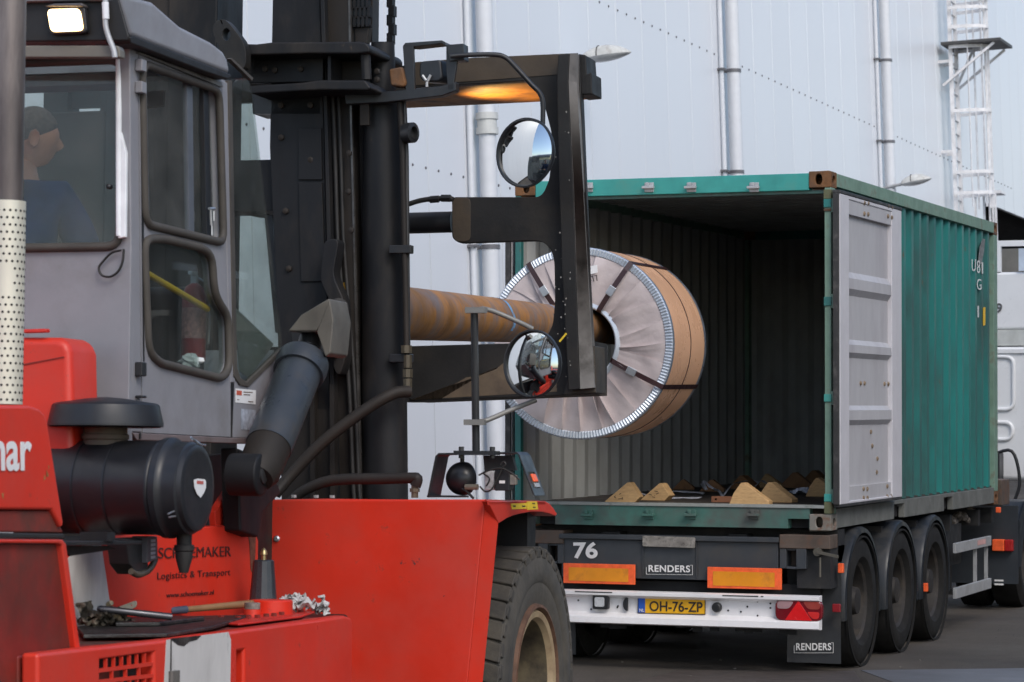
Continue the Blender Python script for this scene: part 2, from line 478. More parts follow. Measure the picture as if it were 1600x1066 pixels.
def downpipe(yc, rad, label, collars, zc_grey=None):
    t = thing('downpipe', label, 'downpipe', group='white downpipes on the warehouse facade', matrix=BM @ Mat.Translation((0, yc, 0)))
    g = MB(); g.tube([(.06 + rad, 0, .1), (.06 + rad, 0, HT)], rad, 20); g.build('pipe', m_pipew, t, smooth=40)
    g = MB(); g.tube([(.05, -rad * 2.6, .1), (.05, -rad * 2.6, HT)], .036, 12); g.build('conduit', m_pipew, t, smooth=40)
    for zc in collars:
        g = MB(); g.tube([(.06 + rad, 0, zc - .025), (.06 + rad, 0, zc + .025)], rad + .012, 20); g.box((0, -.02, zc - .02), (.08, .02, zc + .02))
        g.box((0, -rad * 2.6 - .07, zc - .015), (.11, -rad * 2.6 + .07, zc + .015))
        g.build('clamp', mk('dark pipe clamp', (.13, .13, .14), .5), t, smooth=40)
    if zc_grey:
        g = MB(); g.tube([(.06 + rad, 0, zc_grey[0]), (.06 + rad, 0, zc_grey[1])], rad + .015, 20)
        for zz in zc_grey: g.tube([(.06 + rad, 0, zz - .04), (.06 + rad, 0, zz + .04)], rad + .03, 20)
        g.build('sleeve', m_pipeg, t, smooth=40)
downpipe(P1, .105, 'wide white downpipe with a grey joint sleeve, seen behind the black boom carriage', [4.0], (BF.p(744, 203, a=.1).z, BF.p(744, 180, a=.1).z))
downpipe(P2, .105, 'white downpipe rising above the middle of the container header', [BF.p(1130, 107, a=.1).z, BF.p(1134, 266, a=.1).z, 14.])
downpipe(P3, .105, 'white downpipe behind the right top corner of the container, beside the lower wall lamp', [BF.p(1370, 90, a=.1).z, BF.p(1374, 218, a=.1).z, 15.])

m_lampshell = mk('weathered lamp shell', (.55, .56, .54), .5, dirt=(.35, .34, .32), dscale=9)
m_lampglass = mk('grey lamp bowl', (.42, .43, .43), .2)
def walllamp(px, label, tip, base):
    A, T = BF.p(base[0], base[1], a=.15), BF.p(tip[0], tip[1], a=1.0)
    t = thing('wall_lamp', label, 'lamp', group='street lamp heads on the warehouse wall', matrix=BM)
    T = Vec((.98 if px else .86, A.y + .05, T.z)); root = Vec((0, A.y, A.z - .04))
    g = MB(); g.tube([root, (.15, A.y, A.z), (.5 if px else .3, A.y + .02, (A.z * .6 + T.z * .4))], .03, 8); g.box((0, A.y - .08, A.z - .14), (.02, A.y + .08, A.z + .06)); g.build('arm', m_galv, t)
    s = Vec((.42 if px else .2, A.y + .02, A.z * .72 + T.z * .28)); d = (T - s); L = d.length; d.normalize()
    up = Vec((-d.z, 0, d.x))
    for nm, sgn, mm, hh in (('shell', 1, m_lampshell, .15), ('bowl', -1, m_lampglass, .07)):
        rows = []
        for i in range(13):
            f = i / 12; wd = .15 * math.sin(math.pi * min(1, .12 + .88 * f)) ** .6 + .005
            wd = max(.03 if i == 0 else .004, wd if f < .98 else .01)
            hgt = hh * math.sin(math.pi * min(.995, .1 + .9 * f)) ** .7
            row = []
            for k in range(9):
                a = math.pi * k / 8
                row.append(s + d * L * f + Vec((0, math.cos(a) * wd, 0)) + up * (sgn * hgt * math.sin(a)))
            rows.append(row)
        MB().sheet(rows).build(nm, mm, t, smooth=50)
    g = MB(); g.tube([s + d * L * .35 + Vec((0, .15 * math.cos(a), 0)) + up * (.15 * math.sin(a)) for a in [math.pi * k / 10 for k in range(11)]], .008, 5); g.build('strap', m_rubber, t)
walllamp(0, 'pale lamp head on a wall arm, upper one beside the top of the black carriage', (973, 68), (905, 96))
walllamp(1, 'pale lamp head on a wall arm, lower one just above the white container door', (1446, 274), (1388, 292))

# caged ladder
LY = BF.p(1487, 150, a=.25).y
lad = thing('caged_ladder', 'white caged safety ladder with a dark landing on the warehouse wall', 'ladder', matrix=BM @ Mat.Translation((0, LY, 0)))
m_lad = mk('white ladder paint', (.74, .74, .75), .5)
zpl = BF.p(1500, 64, a=.5).z
zb = 3.5
for yy in (0, .55):
    MB().box((.22, yy - .03, zb), (.30, yy + .03, HT)).build('stringer', m_lad, lad)
    g = MB()
    z = zb + .5
    while z < HT: g.box((0, yy - .02, z - .03), (.22, yy + .02, z + .03)); z += 1.9
    g.build('wall_bracket', m_lad, lad)
g = MB(); z = zb + .2
while z < HT: g.tube([(.26, 0, z), (.26, .55, z)], .016, 6); z += .28
o = g.build('rungs', m_galv, lad); o['kind'] = 'stuff'
hz = [BF.p(1520, yy, a=.6).z for yy in (-40, 7, 20, 49, 79, 176, 270, 302)]
for z in hz:
    pth = [(.26 + .40 * math.sin(a) * 1.9, .275 - .40 * math.cos(a), z) for a in [math.pi * k / 12 for k in range(13)]]
    g = MB()
    for i in range(12): g.bar(pth[i], pth[i + 1], .012, .07)
    g.build('cage_hoop', m_lad, lad)
for k in (2, 4, 6, 8, 10):
    a = math.pi * k / 12
    p = (.26 + .385 * math.sin(a) * 1.9, .275 - .385 * math.cos(a))
    MB().bar((p[0], p[1], hz[-1] - .3), (p[0], p[1], HT), .05, .014, up=(math.cos(a), math.sin(a), 0)).build('cage_bar', m_lad, lad)
MB().box((.1, -.2, zpl - .06), (1.35, 1.1, zpl)).build('landing', mk('dark landing grating', (.06, .06, .06), .6), lad)
for (x, yy) in ((.5, 1.05), (1.2, 1.05), (1.2, -.1)):
    MB().bar((.1, yy, zpl - .9), (x, yy, zpl - .08), .05, .05).build('brace', m_lad, lad)
# lower cage offset along the wall, in front of the bay
z2 = BF.p(1555, 306, a=.6).z
for k in range(5):
    MB().box((.35 + .12 * k, 1.45 + .35 * math.sin(k), .8), (.39 + .12 * k, 1.5 + .35 * math.sin(k), z2)).build('lower_cage_bar', m_lad, lad)
MB().box((.3, 1.35, z2 - .06), (.95, 1.9, z2)).build('lower_cage_hoop', m_lad, lad)

# ================================================================== CONTAINER
Z0 = 1.04; CW, CL, CH = 1.219, 6.058, 2.591
m_teal = mk('teal container paint', (.022, .18, .166), .45, var=.08, vscale=1.5, dirt=(.034, .09, .085), dscale=1.3, dlo=.42, dhi=.64, dirt2=(.12, .075, .045), d2scale=9, d2lo=.635, d2hi=.72, stretch=(1, 1, .4), bump=.04, bscale=20)
m_tealrail = mk('chalky green rail paint', (.16, .26, .20), .6, var=.15, dirt=(.14, .12, .09), dscale=6, dlo=.55, dhi=.7)
m_tealhead = mk('clean teal header paint', (.04, .30, .27), .45, dirt=(.08, .24, .2), dscale=3)
m_tealsill = mk('grimy teal sill paint', (.05, .155, .13), .55, var=.2, dirt=(.085, .09, .082), dscale=2.6, dlo=.4, dhi=.65, dirt2=(.10, .05, .03), d2scale=12, d2lo=.64, d2hi=.72)
m_rust = mk('rusty casting', (.17, .075, .025), .75, var=.35, vscale=18, dirt=(.07, .045, .03), dscale=9, dlo=.45, dhi=.65, bump=.3)
m_castgrey = mk('worn grey casting', (.20, .19, .165), .65, var=.2, dirt=(.16, .08, .045), dscale=10, dlo=.5, dhi=.65)
m_olive = mk('olive worn post paint', (.10, .11, .055), .6, dirt=(.13, .06, .03), dscale=9)
m_lining = mk('grey container lining', (.34, .345, .335), .6, var=.08, dirt=(.24, .23, .21), dscale=2, dlo=.5, dhi=.75, dirt2=(.10, .09, .08), d2scale=11, d2lo=.68, d2hi=.74, stretch=(1, 1, .5))
m_floor = mk('dark plywood floor', (.045, .036, .030), .6, var=.3, vscale=5, dirt=(.075, .06, .05), dscale=3)
m_rail = mk('grey grimy side rail', (.135, .14, .13), .65, var=.15, dirt=(.07, .07, .065), dscale=2)
m_doorw = mk('grey white door paint', (.43, .425, .44), .5, var=.04, dirt=(.33, .31, .33), dscale=1.6, dlo=.5, dhi=.8, dirt2=(.30, .22, .16), d2scale=14, d2lo=.72, d2hi=.77, stretch=(1, 1, .4))
m_doore = mk('white door edge paint', (.55, .54, .57), .45, var=.04)
m_gasket = mk('black gasket', (.03, .03, .03), .6, dirt=(.09, .085, .08), dscale=12)
m_bolt = mk('rust stained bolt', (.20, .15, .10), .6, var=.4, vscale=40)

con = thing('shipping_container', 'open green twenty foot shipping container with rusty corners on the trailer', 'container', (0, 0, Z0))
def circ(c, ax, ay, n=14): return [Vec(c) + Vec(ax) * math.cos(2 * math.pi * k / n) + Vec(ay) * math.sin(2 * math.pi * k / n) for k in range(n)]
def casting(sx, yend, zt, m):
    x0 = sx * CW; x1 = sx * (CW - .162); y0 = yend; dy = .178 if yend < 1 else -.178; y1 = y0 + dy; z0 = 0 if zt < 1 else CH - .118; z1 = z0 + .118
    zc = (z0 + z1) / 2; xc = x0 - sx * .089; yc = y0 + dy * .55; t = .022
    g = MB()
    g.plate([(x0, y0, z0), (x1, y0, z0), (x1, y0, z1), (x0, y0, z1)], [circ((xc, y0, zc), (.026, 0, 0), (0, 0, .042))], (0, math.copysign(t, dy), 0))
    g.plate([(x0, y0 + math.copysign(t, dy), z0), (x0, y1, z0), (x0, y1, z1), (x0, y0 + math.copysign(t, dy), z1)], [circ((x0, yc, zc), (0, .045, 0), (0, 0, .03))], (-sx * t, 0, 0))
    zo = z1 if zt > 1 else z0; ze = -t if zt > 1 else t; zi = z0 if zt > 1 else z1
    g.box((x0 - sx * t, y0 + math.copysign(t, dy), zo), (x1, y1, zo + ze)); g.box((x0 - sx * t, y0 + math.copysign(t, dy), zi), (x1, y1, zi - ze))
    g.box((x1, y0 + math.copysign(t, dy), z0 + t), (x1 + sx * t, y1, z1 - t)); g.box((x0 - sx * t, y1, z0 + t), (x1 + sx * t, y1 - math.copysign(t, dy), z1 - t))
    g.build('corner_casting', m, con, bevel=.006)
for sx in (-1, 1):
    for (ye, zt) in ((-.006, 0), (-.006, 2), (CL + .006, 0), (CL + .006, 2)):
        casting(sx, ye, zt, m_castgrey if (sx == 1 and ye < 1 and zt == 0) else m_rust)
# rear frame
hz0, hz1 = W(1100, 302, Y=0).z - Z0, CH - .012
g = MB(); g.box((-CW + .162, 0, hz0), (CW - .162, .09, hz1)); g.build('header', m_tealhead, con, bevel=.006)
g = MB(); g.box((-CW + .10, .03, hz0 - .022), (CW - .05, .1, hz0)); g.build('header_lip', m_tealsill, con)
sz1 = W(1100, 792, Y=0).z - Z0
nx0, nx1 = W(1231, 818, Y=0).x, W(1264, 818, Y=0).x
nz = W(1250, 811, Y=0).z - Z0
g = MB()
for s in (-1, 1): pass
g.prism([(-CW + .162, 0, .012), (-nx1, 0, .012), (-nx1, 0, nz), (-nx0, 0, nz), (-nx0, 0, .012), (nx0, 0, .012), (nx0, 0, nz), (nx1, 0, nz), (nx1, 0, .012), (CW - .162, 0, .012), (CW - .162, 0, sz1), (-CW + .162, 0, sz1)], (0, .1, 0))
g.build('sill', m_tealsill, con, bevel=.004)
for s in (-1, 1): MB().box((s * nx0, .1, .012), (s * nx1, .14, nz)).build('notch_back', m_dark, con)
g = MB(); g.box((-CW + .05, -.012, sz1), (CW - .05, .13, sz1 + .022)); g.build('sill_plate', mk('worn pale sill plate', (.27, .29, .28), .5, dirt=(.12, .13, .12), dscale=6), con, bevel=.003)
for s, mm in ((-1, m_teal), (1, m_tealrail)):
    g = MB(); g.box((s * CW, .0, .118), (s * (CW - .048), .06, CH - .118)); g.box((s * CW, .06, .118), (s * (CW - .012), .13, CH - .118)); g.build('corner_post', mm, con, bevel=.005)
# olive worn ends and hinge lugs of the right post
for (ya, yb, mm) in ((296, 311, m_olive), (311, 324, m_teal), (326, 330, m_rust), (464, 478, m_teal), (616, 628, m_tealhead), (772, 784, m_tealhead), (785, 803, m_olive)):
    za, zbb = W(1296, ya, Y=0).z - Z0, W(1296, yb, Y=0).z - Z0
    g = MB(); g.box((CW - .052, -.012, zbb), (CW + .004, .064, za)); g.build('hinge_lug', mm, con, bevel=.004)
for (px) in (920, 1015, 1081, 1179):
    c = W(px, 293, Y=0); cs = W(px, 804, Y=0)
    for (cc, sgn, mm) in ((c, 1, m_galv), (cs, -1, m_tealsill)):
        g = MB(); z = cc.z - Z0
        g.box((cc.x - .035, -.018, z - .035), (cc.x + .035, 0, z + .035)); g.box((cc.x - .045, -.055, z - .012), (cc.x + .045, -.018, z + .008)); g.box((cc.x - .018, -.045, z + .008), (cc.x + .006, -.018, z + .035))
        g.build('cam_keeper', mm, con, bevel=.004)
# floor, roof, side walls
g = MB(); g.box((-CW + .03, .13, .12), (CW - .03, CL - .06, sz1 + .012)); g.build('floor', m_floor, con)
def corr(y0, y1, pitch=.278, dep=.044):
    out = []; y = y0
    while y < y1 - .01:
        for (dy, d) in ((0, 0), (.072, 0), (.14, dep), (.21, dep)):
            if y + dy < y1: out.append((y + dy, d))
        y += pitch
    out.append((y1, 0)); return out
for s in (-1, 1):
    pr = corr(.13, CL - .1)
    MB().sheet([[(s * (CW - .016 - d), y, z) for (y, d) in pr] for z in (.16, CH - .1)]).build('side_wall', m_teal, con, smooth=0)
    MB().sheet([[(s * (CW - .019 - d), y, z) for (y, d) in pr] for z in (.16, CH - .1)]).build('side_lining', m_lining, con, smooth=0)
    zr = .155
    g = MB()
    pk = [(.178, .0), (1.0, 0), (CL - .178, 0)]
    # bottom rail with two fork pockets
    pts = [(s * (CW - .002), .172, .012)]
    for (ya, yb) in ((1.95, 2.30), (3.76, 4.11)):
        pts += [(s * (CW - .002), ya, .012), (s * (CW - .002), ya, .125), (s * (CW - .002), yb, .125), (s * (CW - .002), yb, .012)]
    pts += [(s * (CW - .002), CL - .172, .012), (s * (CW - .002), CL - .172, zr), (s * (CW - .002), .172, zr)]
    g.prism(pts, (-s * .05, 0, 0)); g.build('bottom_rail', m_rail, con, bevel=.004)
    for (ya, yb) in ((1.95, 2.30), (3.76, 4.11)): MB().box((s * (CW - .06), ya, .02), (s * (CW - .3), yb, .12)).build('fork_pocket', m_dark, con)
    MB().box((s * (CW + .004), .172, CH - .105), (s * (CW - .06), CL - .172, CH - .006)).build('top_rail', m_tealrail, con, bevel=.005)
    MB().box((s * CW, CL - .16, .118), (s * (CW - .1), CL, CH - .118)).build('front_post', m_tealrail, con, bevel=.005)
px_ = corr(-CW + .08, CW - .08, .25, .03)
MB().sheet([[(x, CL - .06 - d, z) for (x, d) in px_] for z in (.12, CH - .08)]).build('front_wall', m_lining, con, smooth=0)
MB().box((-CW + .1, CL - .05, .1), (CW - .1, CL - .03, CH - .05)).build('front_panel', m_teal, con)
pr = corr(.1, CL - .1, .21, .02)
MB().sheet([[(x, y, CH - .045 + d) for (y, d) in pr] for x in (-CW + .055, CW - .055)]).build('roof_lining', m_lining, con, smooth=0)
MB().sheet([[(x, y, CH - .03 + d) for (y, d) in pr] for x in (-CW + .055, CW - .055)]).build('roof', m_teal, con, smooth=0)
MB().box((-CW + .1, CL - .15, CH - .118), (CW - .1, CL, CH)).build('front_header', m_teal, con)

# right door swung flat against the side: its white inside faces out
XD = CW + .075
def D(x, y): return W(x, y, X=XD)
yA, yB = D(1313, 500).y, D(1409, 500).y
dz1, dz0 = D(1313, 302).z - Z0, D(1313, 789).z - Z0
door = MB()
def st(px0, px1): return D(px0, 500).y, D(px1, 500).y
s0, s1 = st(1313, 1327); e0, e1 = st(1394, 1409)
door.plate([(XD, s0, dz0), (XD, e1, dz0), (XD, e1, dz1), (XD, s0, dz1)], [[(XD, s1, dz0 + .02), (XD, e0, dz0 + .02), (XD, e0, dz1 - .028), (XD, s1, dz1 - .028)]], (-.05, 0, 0))
dr = door.build('door', m_doore, con, bevel=.006); plabel(dr, 'grey white door swung open against the container side')
zz = lambda y: D(1360, y).z - Z0
prof = [(dz1 - .029, .006), (zz(343), .006), (zz(343) - .001, .034)]
for (t1, t2, b1, b2) in ((430, 440, 456, 466), (533, 541, 553, 561), (634, 641, 656, 664)):
    prof += [(zz(t1), .034), (zz(t2), .006), (zz(b1), .004), (zz(b2), .034)]
prof += [(zz(757), .034), (zz(757) - .001, .012), (dz0 + .021, .012)]
g = MB(); g.sheet([[(XD - d, yy, z) for (z, d) in prof] for yy in (s1 + .0005, e0 - .0005)]); g.box((XD - .045, s1, dz0 + .02), (XD - .04, e0, dz1 - .02))
g.build('door_panel', m_doorw, dr, smooth=0)
g = MB()
for (px, py) in ((1351, 317), (1357, 318), (1388, 322), (1394, 324), (1351, 334), (1357, 335), (1388, 338), (1394, 340), (1351, 599), (1357, 599), (1388, 600), (1394, 600), (1351, 764), (1357, 764), (1388, 760), (1351, 778), (1357, 778), (1388, 776), (1394, 776), (1367, 675), (1369, 697), (1377, 717), (1376, 738)):
    c = D(px, py); d = .006 if py < 345 else .012 if py > 757 else .034
    g.lathe([(0, .017), (.008, .017), (.013, .009)], (XD - d, c.y, c.z - Z0), (1, 0, 0), 8)
o = g.build('door_bolts', m_bolt, dr); o['kind'] = 'stuff'
g = MB(); g.box((XD + .004, s0 - .012, dz1), (XD - .055, e1 + .01, dz1 + .025)); g.box((XD - .006, s0 - .022, dz0), (XD - .05, s0 - .001, dz1)); g.box((XD - .004, s0, dz0 - .02), (XD - .05, e1, dz0 - .001))
g.build('door_gasket', m_gasket, dr, bevel=.005)
for yy in (320, 470, 622, 776):
    z = D(1313, yy).z - Z0
    g = MB(); g.tube([(CW + .03, .02, z - .07), (CW + .03, .02, z + .07)], .016, 8); g.box((CW, .0, z - .05), (CW + .035, .04, z + .05)); g.build('hinge', m_tealrail, dr)
MB().tube([(CW + .045, .045, dz0), (CW + .045, .045, dz1)], .012, 8).build('locking_rod', m_gasket, dr)
# left door folded along the other side
xl = -CW - .035
g = MB(); g.box((xl, .03, .16), (xl - .05, 1.18, CH - .13)); dl = g.build('door', m_doore, con, bevel=.006); plabel(dl, 'door folded back along the far side, seen edge on')
g = MB(); g.box((xl - .004, .005, .16), (xl - .046, .028, CH - .13)); g.build('door_gasket', m_gasket, dl)
# markings at the front end of the right side
mm = mk('white stencil paint', (.62, .65, .64), .6)
XS = CW - .012
for (s_, a_) in (('U', (1518, 1524, 424, 405)), ('8', (1526, 1531, 427, 407)), ('1', (1533.5, 1535.5, 428, 410)), ('G', (1526, 1533, 453, 436)), ('1', (1527, 1529, 496, 478))):
    x0, x1, yb, yt = a_
    text('side_lettering', s_, W(x0, yb, X=XS) - Vec((0, 0, Z0)), W(x1, yb, X=XS) - Vec((0, 0, Z0)), W(x0, yt, X=XS) - Vec((0, 0, Z0)), mm, con, offset=.0)
q = [W(1536, 481, X=XS), W(1539, 480, X=XS), W(1539, 508, X=XS), W(1536, 509, X=XS)]
MB().prism([p - Vec((0, 0, Z0)) for p in q], (.004, 0, 0)).build('yellow_marker', m_yellow, con)
MB().prism([p - Vec((0, 0, Z0)) for p in (W(1528, 408, X=XS), W(1531, 385, X=XS), W(1535, 373, X=XS), W(1539, 374, X=XS), W(1537, 396, X=XS), W(1533, 412, X=XS))], (.002, 0, 0)).build('grey_smear', mk('grey scraped patch', (.16, .17, .17), .7, var=.4, vscale=30), con)

# ------------------------------------------------------------------ wedges, straps on the container floor
FZ = Z0 + sz1 + .013
m_wood = mk('pale sawn wood', (.50, .315, .145), .7, var=.12, vscale=4, stretch=(3, 3, 12), dirt=(.36, .21, .09), dscale=5, dlo=.5, dhi=.75, bump=.1)
m_woodo = mk('older brown wood', (.26, .13, .055), .7, var=.2, vscale=5, dirt=(.15, .08, .04), dscale=6)
m_stamp = mk('black ink stamp', (.05, .035, .025), .8)
def wedge(px, py, wpx, kind, rot, m, label, stamp=False):
    c = W(px, py, Z=FZ); dep = (c - CAM).dot(_f); L = wpx * dep / FPX
    H = L * (.54 if kind != 2 else .46)
    o_ = thing('wooden_wedge', label, 'wedge', group='wooden wedges on the container floor', matrix=Mat.Translation(c) @ Mat.Rotation(R(rot), 4, 'Z'))
    if kind == 0: pr = [(-.5, 0), (.34, 0), (.5, .30), (.24, 1), (.16, 1)]
    elif kind == 1: pr = [(-.5, 0), (.5, 0), (.5, .18), (-.12, 1), (-.2, 1), (-.38, .55)]
    else: pr = [(-.5, 0), (.5, 0), (.5, .25), (.05, 1), (-.05, 1)]
    g = MB(); g.prism([(x * L, -.06, z * H) for (x, z) in pr], (0, .12, 0)); g.build('block', m, o_, bevel=.004)
    if stamp:
        g = MB()
        for k in range(7):
            x = -.03 + random.uniform(-.03, .06); z = H * .33 + random.uniform(-.02, .03)
            g.bar((x, -.0615, z), (x + random.uniform(-.03, .03), -.0615, z + random.uniform(-.012, .02)), .0015, .005)
        g.build('ink_stamp', m_stamp, o_)
    return o_
wedge(974, 786, 60, 0, 4, m_wood, 'pale stamped wooden wedge nearest the left wall, at the front edge', True)
wedge(1027, 782, 50, 0, -3, m_wood, 'pale stamped wooden wedge, second from the left wall at the front edge', True)
wedge(1173, 789, 64, 1, 3, m_wood, 'knotty wooden wedge with a steep left face, lying beside a brown batten')
wedge(1215, 785, 58, 1, -6, m_wood, 'wooden wedge tilted right, between the knotty wedge and the crumpled film')
wedge(1113, 768, 40, 2, 10, m_woodo, 'brown wooden wedge behind the crumpled white strap')
wedge(1162, 764, 46, 2, -8, m_woodo, 'dark brown wooden wedge standing deep in the middle of the floor')
wedge(1243, 762, 52, 2, 5, m_woodo, 'dark wooden wedge deep inside, left of the rearmost pair')
wedge(1274, 757, 48, 2, -4, m_woodo, 'dark wooden wedge deepest inside by the right wall')
wedge(1288, 776, 54, 1, 0, m_wood, 'pale wooden wedge half hidden behind the right post')
wedge(1068, 765, 34, 2, 12, m_woodo, 'small brown wedge beside the short white strap, far from the edge')
wedge(1205, 762, 40, 1, 9, m_wood, 'pale wedge in the back row, left of the dark deep wedges')
c = W(1127, 785, Z=FZ); o_ = thing('batten', 'short brown wooden batten with a drilled end beside the knotty wedge', 'batten', c)
g = MB(); g.plate([(-.07, -.03, 0), (.09, -.03, 0), (.09, -.03, .045), (-.07, -.03, .045)], [circ((-.035, -.03, .022), (.009, 0, 0), (0, 0, .009), 8)], (0, .06, 0)); g.build('block', mk('reddish batten wood', (.22, .09, .045), .7), o_, bevel=.003)
def strap(pts, label, nm='webbing_strap'):
    g = MB()
    P = [W(x, y, Z=FZ) + Vec((0, 0, h)) for (x, y, h) in pts]
    P = smoothpath(P, 5)
    rows = [[p + Vec((0, -.025, .004 * math.sin(i * 1.7))) for i, p in enumerate(P)], [p + Vec((0, .03, .006)) for p in P]]
    rows2 = [[p + Vec((0, 0, -.004)) for p in r] for r in rows]
    g.sheet([rows[0], rows[1], rows2[1], rows2[0], rows[0]])
    return tag(g.build(nm, mk('white webbing', (.62, .63, .68), .8, var=.15, vscale=10, dirt=(.35, .37, .45), dscale=12), smooth=60), label, 'strap', 'loose white straps on the container floor')
strap([(930, 773, .02), (937, 764, .05), (950, 762, .06), (975, 768, .03), (1010, 776, .01), (1050, 779, .005), (1095, 779, .005)], 'long white strap running from the left wall behind the stamped wedges')
strap([(1020, 772, .01), (1060, 771, .015), (1100, 773, .01)], 'short flat white strap lying behind the second stamped wedge')
strap([(1180, 770, .05), (1190, 764, .07), (1205, 768, .04), (1222, 774, .02)], 'white strap end curling over behind the knotty wedge')
strap([(1095, 765, .05), (1104, 774, .04), (1098, 768, .09), (1112, 774, .06), (1124, 772, .02), (1130, 777, .01), (1145, 768, .06), (1172, 764, .07), (1185, 763, .05)], 'crumpled white strap heaped before the brown wedge')
c = W(1255, 773, Z=FZ)
g = MB(); rows = []
for i in range(9):
    row = []
    for k in range(12):
        row.append(c + Vec(((k - 5.5) * .022, (i - 4) * .03, max(.004, .055 * random.random() * math.sin(math.pi * k / 11) + .01))))
    rows.append(row)
tag(MB().sheet(rows).build('plastic_film', mk('blue white film', (.55, .58, .66), .35), smooth=0), 'crumpled pale plastic film left of the half hidden pale wedge', 'film')

# ================================================================== TRAILER
m_tr = mk('blue grey trailer paint', (.038, .044, .052), .5, var=.12, dirt=(.055, .05, .045), dscale=3, dlo=.5, dhi=.75, dirt2=(.12, .10, .08), d2scale=22, d2lo=.70, d2hi=.75)
m_trbrown = mk('rust brown twistlock beam', (.085, .062, .048), .65, var=.25, dirt=(.12, .06, .035), dscale=7, dlo=.5, dhi=.65)
m_trd = mk('black underframe', (.014, .014, .015), .7, dirt=(.03, .027, .023), dscale=3)
m_fender = mk('blue grey plastic mudguard', (.015, .019, .025), .45, spec=.35, var=.1, dirt=(.05, .048, .045), dscale=3)
m_bumper = mk('white bumper paint', (.76, .75, .76), .4, var=.04, dirt=(.55, .52, .5), dscale=3, dlo=.55, dhi=.8, dirt2=(.22, .17, .13), d2scale=15, d2lo=.71, d2hi=.76)
m_amber = mk('amber reflector', (.72, .26, .01), .4, var=.08, dirt=(.45, .14, .02), dscale=5)
m_refl = mk('orange red reflector border', (.85, .12, .03), .45, var=.15, vscale=20)
tr = thing('semi_trailer', 'blue grey container trailer with white rear bumper and three axles', 'trailer', (0, 0, 0))
Y0 = 0.0
def T(x, y, Y=Y0): return W(x, y, Y=Y)
# rear crossmember
a, b = T(876, 835), T(1215, 905)
za, zb2, zc = T(1000, 836).z, T(1000, 844).z, T(1050, 906).z
g = MB(); g.box((a.x, .02, zc), (b.x, .08, zb2)); g.build('rear_crossmember', m_tr, tr, bevel=.006)
g = MB(); g.box((a.x - .01, -.01, zb2), (b.x + .01, .12, za)); g.build('crossmember_flange', m_tr, tr, bevel=.006)
for px in (1004, 1088):
    c = T(px, 870); MB().box((c.x - .004, .008, zc + .02), (c.x + .004, .02, zb2 - .01)).build('crossmember_rib', m_tr, tr)
q0, q1 = T(1005, 837), T(1087, 855)
g = MB(); g.prism(rounded([(q0.x, -.016, q1.z), (q1.x, -.016, q1.z - .006), (q1.x, -.016, q0.z - .006), (q0.x, -.016, q0.z)], .01), (0, .006, 0)); g.build('worn_plate', mk('scratched bare plate', (.24, .225, .205), .5, var=.4, vscale=40, dirt=(.09, .08, .075), dscale=20), tr)
# twistlock corner brackets both sides
for s in (-1, 1):
    zt = T(1260, 836).z
    xa, xb = b.x + .012, CW - .01
    g = MB(); g.box((s * xa, 0, zt - .10), (s * xb, .22, zt)); g.build('twistlock_beam', m_trbrown, tr, bevel=.006)
    zlow = T(1240, 889).z
    g = MB(); g.box((s * xa, .01, zlow), (s * (xa + .05), .2, zt - .101)); g.box((s * (xa + .125), .0, zlow), (s * (xa + .20), .25, zt - .101)); g.box((s * (xa + .05), .0, zlow), (s * (xa + .125), .1, zlow + .015)); g.box((s * (xa + .05), .02, zlow + .13), (s * (xa + .125), .05, zt - .101)); g.build('corner_bracket', m_tr, tr, bevel=.004)
    MB().box((s * (xa + .05), .15, zlow + .015), (s * (xa + .125), .2, zlow + .129)).build('rusty_stop', m_trbrown, tr)
    xt = xa + .29
    g = MB(); g.tube([(s * xt, -.03, zt - .12), (s * xt, .12, zt - .12)], .03, 12); g.bar((s * xt, -.03, zt - .12), (s * (xt + .16), -.04, zt - .15), .02, .02); g.tube([(s * (xt + .02), -.02, zt - .16), (s * (xt + .02), -.02, zt - .30)], .008, 6); g.build('twistlock', mk('greasy steel', (.12, .11, .09), .45, metal=.4), tr)
    MB().box((s * .95, .05, .62), (s * 1.2, .5, .92)).build('side_bracket', m_trd, tr)
text('number_lettering', '76', T(896, 873, .012), T(934, 873, .012), T(896, 847, .012), m_text, tr, offset=.03)
def maker(yb, pts, parent):
    bl, br, tl = pts
    e, u = (br - bl), (tl - bl)
    text('maker_lettering', 'RENDERS', bl + e * .05 + u * .32, br - e * .05 + u * .32, tl + e * .05 - u * .05, m_text, parent, offset=.02, space=1.08)
    n = e.cross(u).normalized() * .002
    g = MB()
    for (p, q) in ((bl + u * .75, bl + u * .1), (bl + u * .1, br + u * .1), (br + u * .1, br + u * .98), (br + u * .98, br - e * .05 + u * .98)): g.bar(p + n, q + n, .002, .006, up=n)
    g.build('maker_outline', m_text, parent)
maker(0, (T(1010, 899, .01), T(1082, 900, .01), T(1010, 882, .01)), tr)
# amber chevron boards
for (x0, x1, y0, y1) in ((880, 992, 880, 914), (1105, 1221, 886, 922)):
    A, Bq = T(x0, y0, -.02), T(x1, y1, -.02)
    g = MB(); g.box((A.x, -.02, A.z), (Bq.x, 0, Bq.z)); ch = g.build('reflector_board', m_refl, tr, bevel=.004)
    g = MB(); g.box((A.x + .045, -.024, A.z - .03), (Bq.x - .05, -.021, Bq.z + .02)); g.build('amber_field', m_amber, ch)
